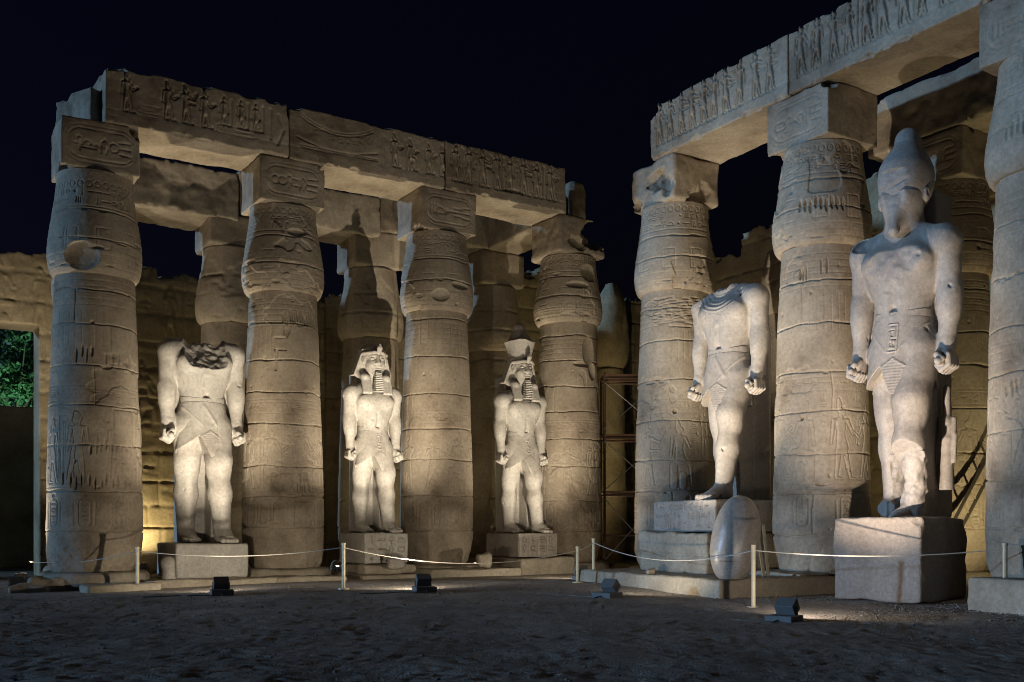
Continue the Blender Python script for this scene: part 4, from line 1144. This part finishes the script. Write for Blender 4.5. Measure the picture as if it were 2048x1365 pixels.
# round knob stone
Kv = Vol((-.3, -.3, 0), (.3, .3, .62), .025)
Kv.ell((0, 0, .40), (.215, .215, .2), 0); Kv.rc((.02, 0, 0), (.02, 0, .25), .20, .19, .06)
Kv.F = np.maximum(Kv.F, -Kv.ax[2][None, None, :] + 0 * Kv.F)
k = link('round_stone', Kv.mesh('round_stone'), M_GRAN, None, at(338, 25.9, .29))
tag(k, 'small rounded granite knob on the slab of the left headless statue', 'stone')
def rubble(px, Y, z, h, label, seed, mat=M_PLINTH, rz=.3):
    p = at(px, Y, z); o = stone('loose_stone', h, mat, .035, min(h) * .6, .05, seed, None, (), 2.5); o.location = p; o.rotation_euler = (0, 0, rz)
    tag(o, label, 'stone')
rubble(792, 27.6, .50, (.22, .16, .15), 'chipped dark stone lying against the pedestal of the nemes statue', 501, M_GRANP)
rubble(600, 24.3, .05, (.3, .2, .07), 'flat stone flake lying before the second column', 502)
rubble(105, 25.0, .0, (.5, .4, .2), 'dark sunken stone at the foot of the leftmost column', 503)
rubble(967, 29.6, .45, (.22, .18, .2), 'squared stone between the third column and the double crown pedestal', 504)
rubble(1300, 24.3, .49, (.10, .10, .06), 'small stone left on the low platform', 505)
rubble(60, 24.4, -.02, (.45, .25, .12), 'low dark kerb stone beside the lit lamp at far left', 506)

# ------------------------------------------------------------------ flood lamps (each carries its own light)
GF = 'ground floodlights of the court'
def floodlight(pos, aim, label, power, color, size=.27, cone=105, blend=1.0, base=True, sc=.88, radius=.035, group=GF, spill=0.0):
    pos, aim = Vector(pos), Vector(aim)
    d = aim - pos
    yaw = math.atan2(d.x, -d.y); pitch = math.atan2(d.z, math.hypot(d.x, d.y))
    root = empty('floodlight', pos, yaw); tag(root, label, 'floodlight', group)
    s = sc
    if base:
        m = MB(); m.box((0, .16 * s, .075 * s), (.27 * s, .27 * s, .075 * s)); m.build('base_box', M_LAMP, root, bevel=.015)
    if base:
        rc_ = random.Random(int(pos.x * 100)); cp_ = [Vector((.0, .42 * s, .06)), Vector((.05, .6 * s, .03))]
        for k in range(7): cp_.append(Vector((cp_[-1].x + rc_.uniform(.12, .35), cp_[-1].y + rc_.uniform(-.12, .14), .035)))
        MB().tube(cp_, .013, 6).build('cable', M_LAMP, root)
    R = Matrix.Rotation(pitch, 3, 'X').transposed()
    hz = (.29 if base else .16) * s
    c = Vector((0, .02 * s, hz))
    m = MB(); m.box(c, (.19 * s, .13 * s, .13 * s), R); hs = m.build('housing', M_LAMP, root, bevel=.012)
    m = MB(); m.box(c + R @ Vector((0, -.126 * s, 0)), (.165 * s, .006 * s, .108 * s), R); m.build('lens', M_LENS, hs)
    for sx in (-1, 1):
        m = MB(); m.box((sx * .205 * s, .02 * s, (.2 if base else .1) * s), (.008 * s, .02 * s, .12 * s)); m.build('bracket', M_LAMP, root)
    # hot core on the target, a wide upward throw and a weak low glow, as one asymmetric reflector gives
    for nm, pw, cn, bl, el in (('floodlight_beam', power, cone, blend, pitch), ('floodlight_throw', spill, 116, 1.0, math.radians(70)), ('floodlight_glow', spill * .50, 164, .5, pitch)):
        if pw <= 0: continue
        E_ = Matrix.Rotation(el, 3, 'X').transposed()
        L = bpy.data.lights.new(nm, 'SPOT'); L.energy = pw; L.color = color
        L.spot_size = math.radians(cn); L.spot_blend = bl; L.shadow_soft_size = radius
        lo = bpy.data.objects.new(nm, L); COL.objects.link(lo); lo.parent = root
        lo.matrix_local = Matrix.Translation(c + R @ Vector((0, -.22 * s, 0))) @ (E_.to_4x4() @ Matrix.Rotation(math.radians(-90), 4, 'X'))
    return root
def onground(px, Y): p = at(px, Y); return (p.x, p.y, gz(p.x, p.y) - .02)
floodlight(onground(442, 22.6), fr('L', X1, -.3, 4.3), 'boxy floodlight on the ground before the left headless statue', P_STATUE, WARM, cone=50, spill=P_SPILL)
floodlight(onground(846, 23.2), fr('L', X2, -.4, 4.3), 'boxy floodlight on the ground before the statue in plain nemes', P_STATUE * 1.8, WARM, cone=42, spill=P_SPILL * 1.1)
floodlight(onground(1222, 21.6), fr('R', X4, -.6, 5.9), 'tilted floodlight box before the long platform', P_STATUE * 1.7, WARM, cone=50, spill=P_SPILL * .75)
floodlight(onground(1575, 17.0), fr('R', X5 - .1, -.8, 4.0), 'large tilted floodlight box before the crowned colossus', P_STATUE * 1.25, (1.0, .86, .72), cone=58, spill=P_SPILL * .7)
floodlight(onground(1162, 27.5), fr('L', X3, -.35, 4.4), 'floodlight behind the rope before the double crown statue', P_STATUE * .75, WARM, cone=60, spill=P_SPILL * .8)
# small lamps at the foot of the wall and columns
GS = 'small uplights behind the columns'
def up(side, x, y, ax, ay, az, label, pw=P_WALL, col=YELLOW, cone=130, z=.2, sc=.8):
    floodlight(fr(side, x, y, z), fr(side, ax, ay, az), label, pw, col, cone=cone, base=False, sc=sc, group=GS)
for (p_, a_, lab) in ((at(33, 25.4, .1), at(30, 28.5, 10), 'small lit lamp on the ground at the far left edge'), (at(42, 27.6, .1), at(50, 29.5, 9), 'small lit lamp just behind the far left lamp')):
    floodlight(p_, a_, lab, P_WALL * 3.0, WARM, cone=120, base=False, sc=.9, group=GS)
up('L', 2.7, 7.3, 3.1, 8.6, 5, 'wall lamp behind the left headless statue', P_WALL * 1.3)
up('L', 6.25, 1.4, 7.0, 5.5, 8, 'wall lamp glowing right of the second column', P_WALL * .35)
up('L', 11.2, 1.3, 10.4, 5.5, 9, 'wall lamp behind the double crown statue', P_WALL * .35)
up('L', 17.6, 1.6, 16.6, 6, 6, 'lamp at the foot of the scaffold', P_WALL * 2.2)
for (x_, pw_, lab) in ((2.5, 2700, 'added unseen soffit lamp between the two rows behind the left headless statue'), (7.4, 2700, 'added unseen soffit lamp between the two rows behind the statue in plain nemes'), (12.3, 2000, 'added unseen soffit lamp between the two rows behind the double crown statue')):
    up('L', x_, 1.75, x_ + .02, .1, 12, lab, pw_, (1.0, .87, .62), cone=36)  # unseen lamps, added to brighten the undersides of the left architrave
up('R', 2.6, 3.2, 2.4, 8, 8, 'wall lamp behind the right headless statue', P_WALL * .6)
up('R', 7.9, 6.6, 6.8, 8.3, 6, 'wall lamp behind the crowned colossus', P_WALL * 1.2)
up('R', 8.6, 2.4, 5.6, 4.9, 5.5, 'lamp behind the last column at right', P_WALL * 1.6)

# ------------------------------------------------------------------ rope barrier
GP = 'rope barrier posts'
def post(px, Y, ztop, label):
    p = at(px, Y); g = gz(p.x, p.y)
    r = empty('barrier_post', (p.x, p.y, g)); tag(r, label, 'post', GP)
    MB().tube([(0, 0, -.02), (0, 0, ztop - g)], .042, 12).build('pole', M_POST, r)
    m = MB().tube([(0, 0, ztop - g - .005), (0, 0, ztop - g + .045)], .050, 12); m.build('cap', M_POST, r)
    MB().tube([(0, 0, -.01), (0, 0, .03)], .13, 16).build('foot_plate', M_POST, r)
    return Vector((p.x, p.y, ztop - .06))
pA = post(275, 24.3, 1.10, 'brass barrier post before the leftmost column')
pB = post(687, 23.7, 1.20, 'barrier post standing before the statue in plain nemes')
pD = post(1155, 26.0, 1.08, 'short barrier post near the double crown pedestal')
pC = post(1187, 26.5, 1.28, 'pale barrier post at the left end of the long platform')
pE = post(1507, 19.3, 1.22, 'barrier post in front of the egg-shaped granite fragment')
pF = post(2010, 18.6, 1.26, 'barrier post at the right edge of the picture')
def rope(a, b, sag, label):
    n = 28
    pts = [a.lerp(b, i / n) - Vector((0, 0, sag * 4 * (i / n) * (1 - i / n))) for i in range(n + 1)]
    o = MB().tube(pts, .010, 6).build('rope', M_ROPE); tag(o, label, 'rope', 'barrier ropes')
rope(at(60, 25.6, .75), pA, .12, 'rope running from the far left to the first barrier post')
rope(pA, pB, .16, 'rope sagging before the left headless statue')
rope(pB, pD, .35, 'bright rope sagging before the statue in plain nemes')
rope(pD, pC, .03, 'short rope joining the two close posts')
rope(pC, pE, .32, 'rope sagging before the long stone platform')
rope(pE, pF, .12, 'rope stretched before the crowned colossus')

# ------------------------------------------------------------------ scaffold, ladder
sc = empty('scaffold', at(1209, 35.0, .2), 0); tag(sc, 'rusty steel scaffold tower between two columns', 'scaffold')
W_, D_ = 1.9, 1.3
for ix in (0, 1):
    for iy in (0, 1): MB().tube([(ix * W_, iy * D_, 0), (ix * W_, iy * D_, 6.75)], .045, 8).build('upright', M_STEEL, sc)
for z in (1.15, 2.55, 4.5, 6.55):
    for iy in (0, 1): MB().tube([(0, iy * D_, z), (W_, iy * D_, z)], .035, 8).build('ledger', M_STEEL, sc)
for z in (2.6, 4.55, 6.6): MB().box((W_ / 2, D_ / 2, z + .05), (W_ / 2 + .05, D_ / 2 + .03, .035)).build('platform_board', M_BOARD, sc)
for z0, z1 in ((.3, 2.4), (2.7, 4.4), (4.8, 6.4)):
    MB().tube([(0, -.04, z0), (W_, -.04, z1)], .018, 6).build('brace', M_BRACE, sc); MB().tube([(0, -.07, z1), (W_, -.07, z0)], .018, 6).build('brace', M_BRACE, sc)
la = empty('ladder', at(1922, 25.0, .2)); tag(la, 'dark wooden ladder leaning behind the last column at right', 'ladder')
p0, p1 = Vector((0.0, 0, 1.9)), Vector((1.3, .35, 4.1)); q = Vector((.12, 0, -.30))
for s in (0, 1): MB().tube([p0 + q * s - (p1 - p0) * .15, p1 + q * s + (p1 - p0) * .2], .05, 4).build('rail', M_DARKWOOD, la)
for i in range(7):
    a = p0.lerp(p1, (i + .4) / 6.5); MB().tube([a, a + q], .022, 6).build('rung', M_WOOD, la)
# far column past the scaffold
for (px, Y, lab) in ((1222, 43.0, 'tall distant column foot seen through the scaffold'),):
    p = at(px, Y)
    r = empty('distant_column', p, AL); tag(r, lab, 'column')
    xs = np.linspace(0, 6.6, 90); ys = np.linspace(0, 9, 130)
    Hn = .03 * fbm2(xs, ys, .9, 61, 4)
    lathe('shaft', [(.45, 0), (.62, .8), (.7, 2), (.66, 4), (.6, 6), (.55, 8.3)], Hn, M_WALL, r)
    lathe('capital', [(.5, 8.3), (.72, 8.6), (.8, 9.2), (.7, 10.4), (.5, 11.4), (.2, 11.9)], .03 * fbm2(xs, np.linspace(0, 3, 40), .9, 63, 4), M_WALL, r)

# ------------------------------------------------------------------ tree beyond the doorway
def tree(px, Y, zc, label):
    rng = random.Random(8); p = at(px, Y)
    r = empty('tree', (p.x, p.y, 0)); tag(r, label, 'tree')
    m = MB(); m.tube([(0, 0, 0), (.1, 0, 2), (0, .1, zc - 1.2)], .22, 8, .1)
    for k in range(7):
        a = k * .9; m.tube([(0, .05, zc - 2), (math.cos(a) * 1.0, math.sin(a) * 1.0, zc - .6), (math.cos(a) * 1.9, math.sin(a) * 1.9, zc + rng.uniform(0, 1.4))], .08, 6, .02)
    m.build('trunk', M_BARK, r)
    V, Fc = [], []
    cl = [(Vector((rng.gauss(0, 1.25), rng.gauss(0, 1.1), zc + rng.gauss(.2, 1.1))), rng.uniform(.35, .8)) for _ in range(80)]
    for c, rad in cl:
        for k in range(150):
            d = Vector((rng.gauss(0, 1), rng.gauss(0, 1), rng.gauss(0, 1))).normalized() * rad * rng.random() ** .4
            q = c + d; n = (d.normalized() + Vector((rng.gauss(0, .6), rng.gauss(0, .6), rng.gauss(0, .6)))).normalized()
            u = n.orthogonal().normalized(); u.rotate(Matrix.Rotation(rng.uniform(0, 6.28), 3, n)); w = n.cross(u); s = rng.uniform(.08, .17)
            b = len(V); V += [q - u * s, q + w * s * .45, q + u * s, q - w * s * .45]; Fc.append((b, b + 1, b + 2, b + 3))
    link('crown', mesh_py('crown', V, Fc), M_LEAF, r)
tree(30, 49, 8.9, 'lit green leafy tree seen through the left doorway')
floodlight(at(80, 44.5, .2), at(20, 49, 7), 'tree lamp behind the low wall beyond the doorway', 5500, (.45, .92, .6), cone=110, base=False, group=None)
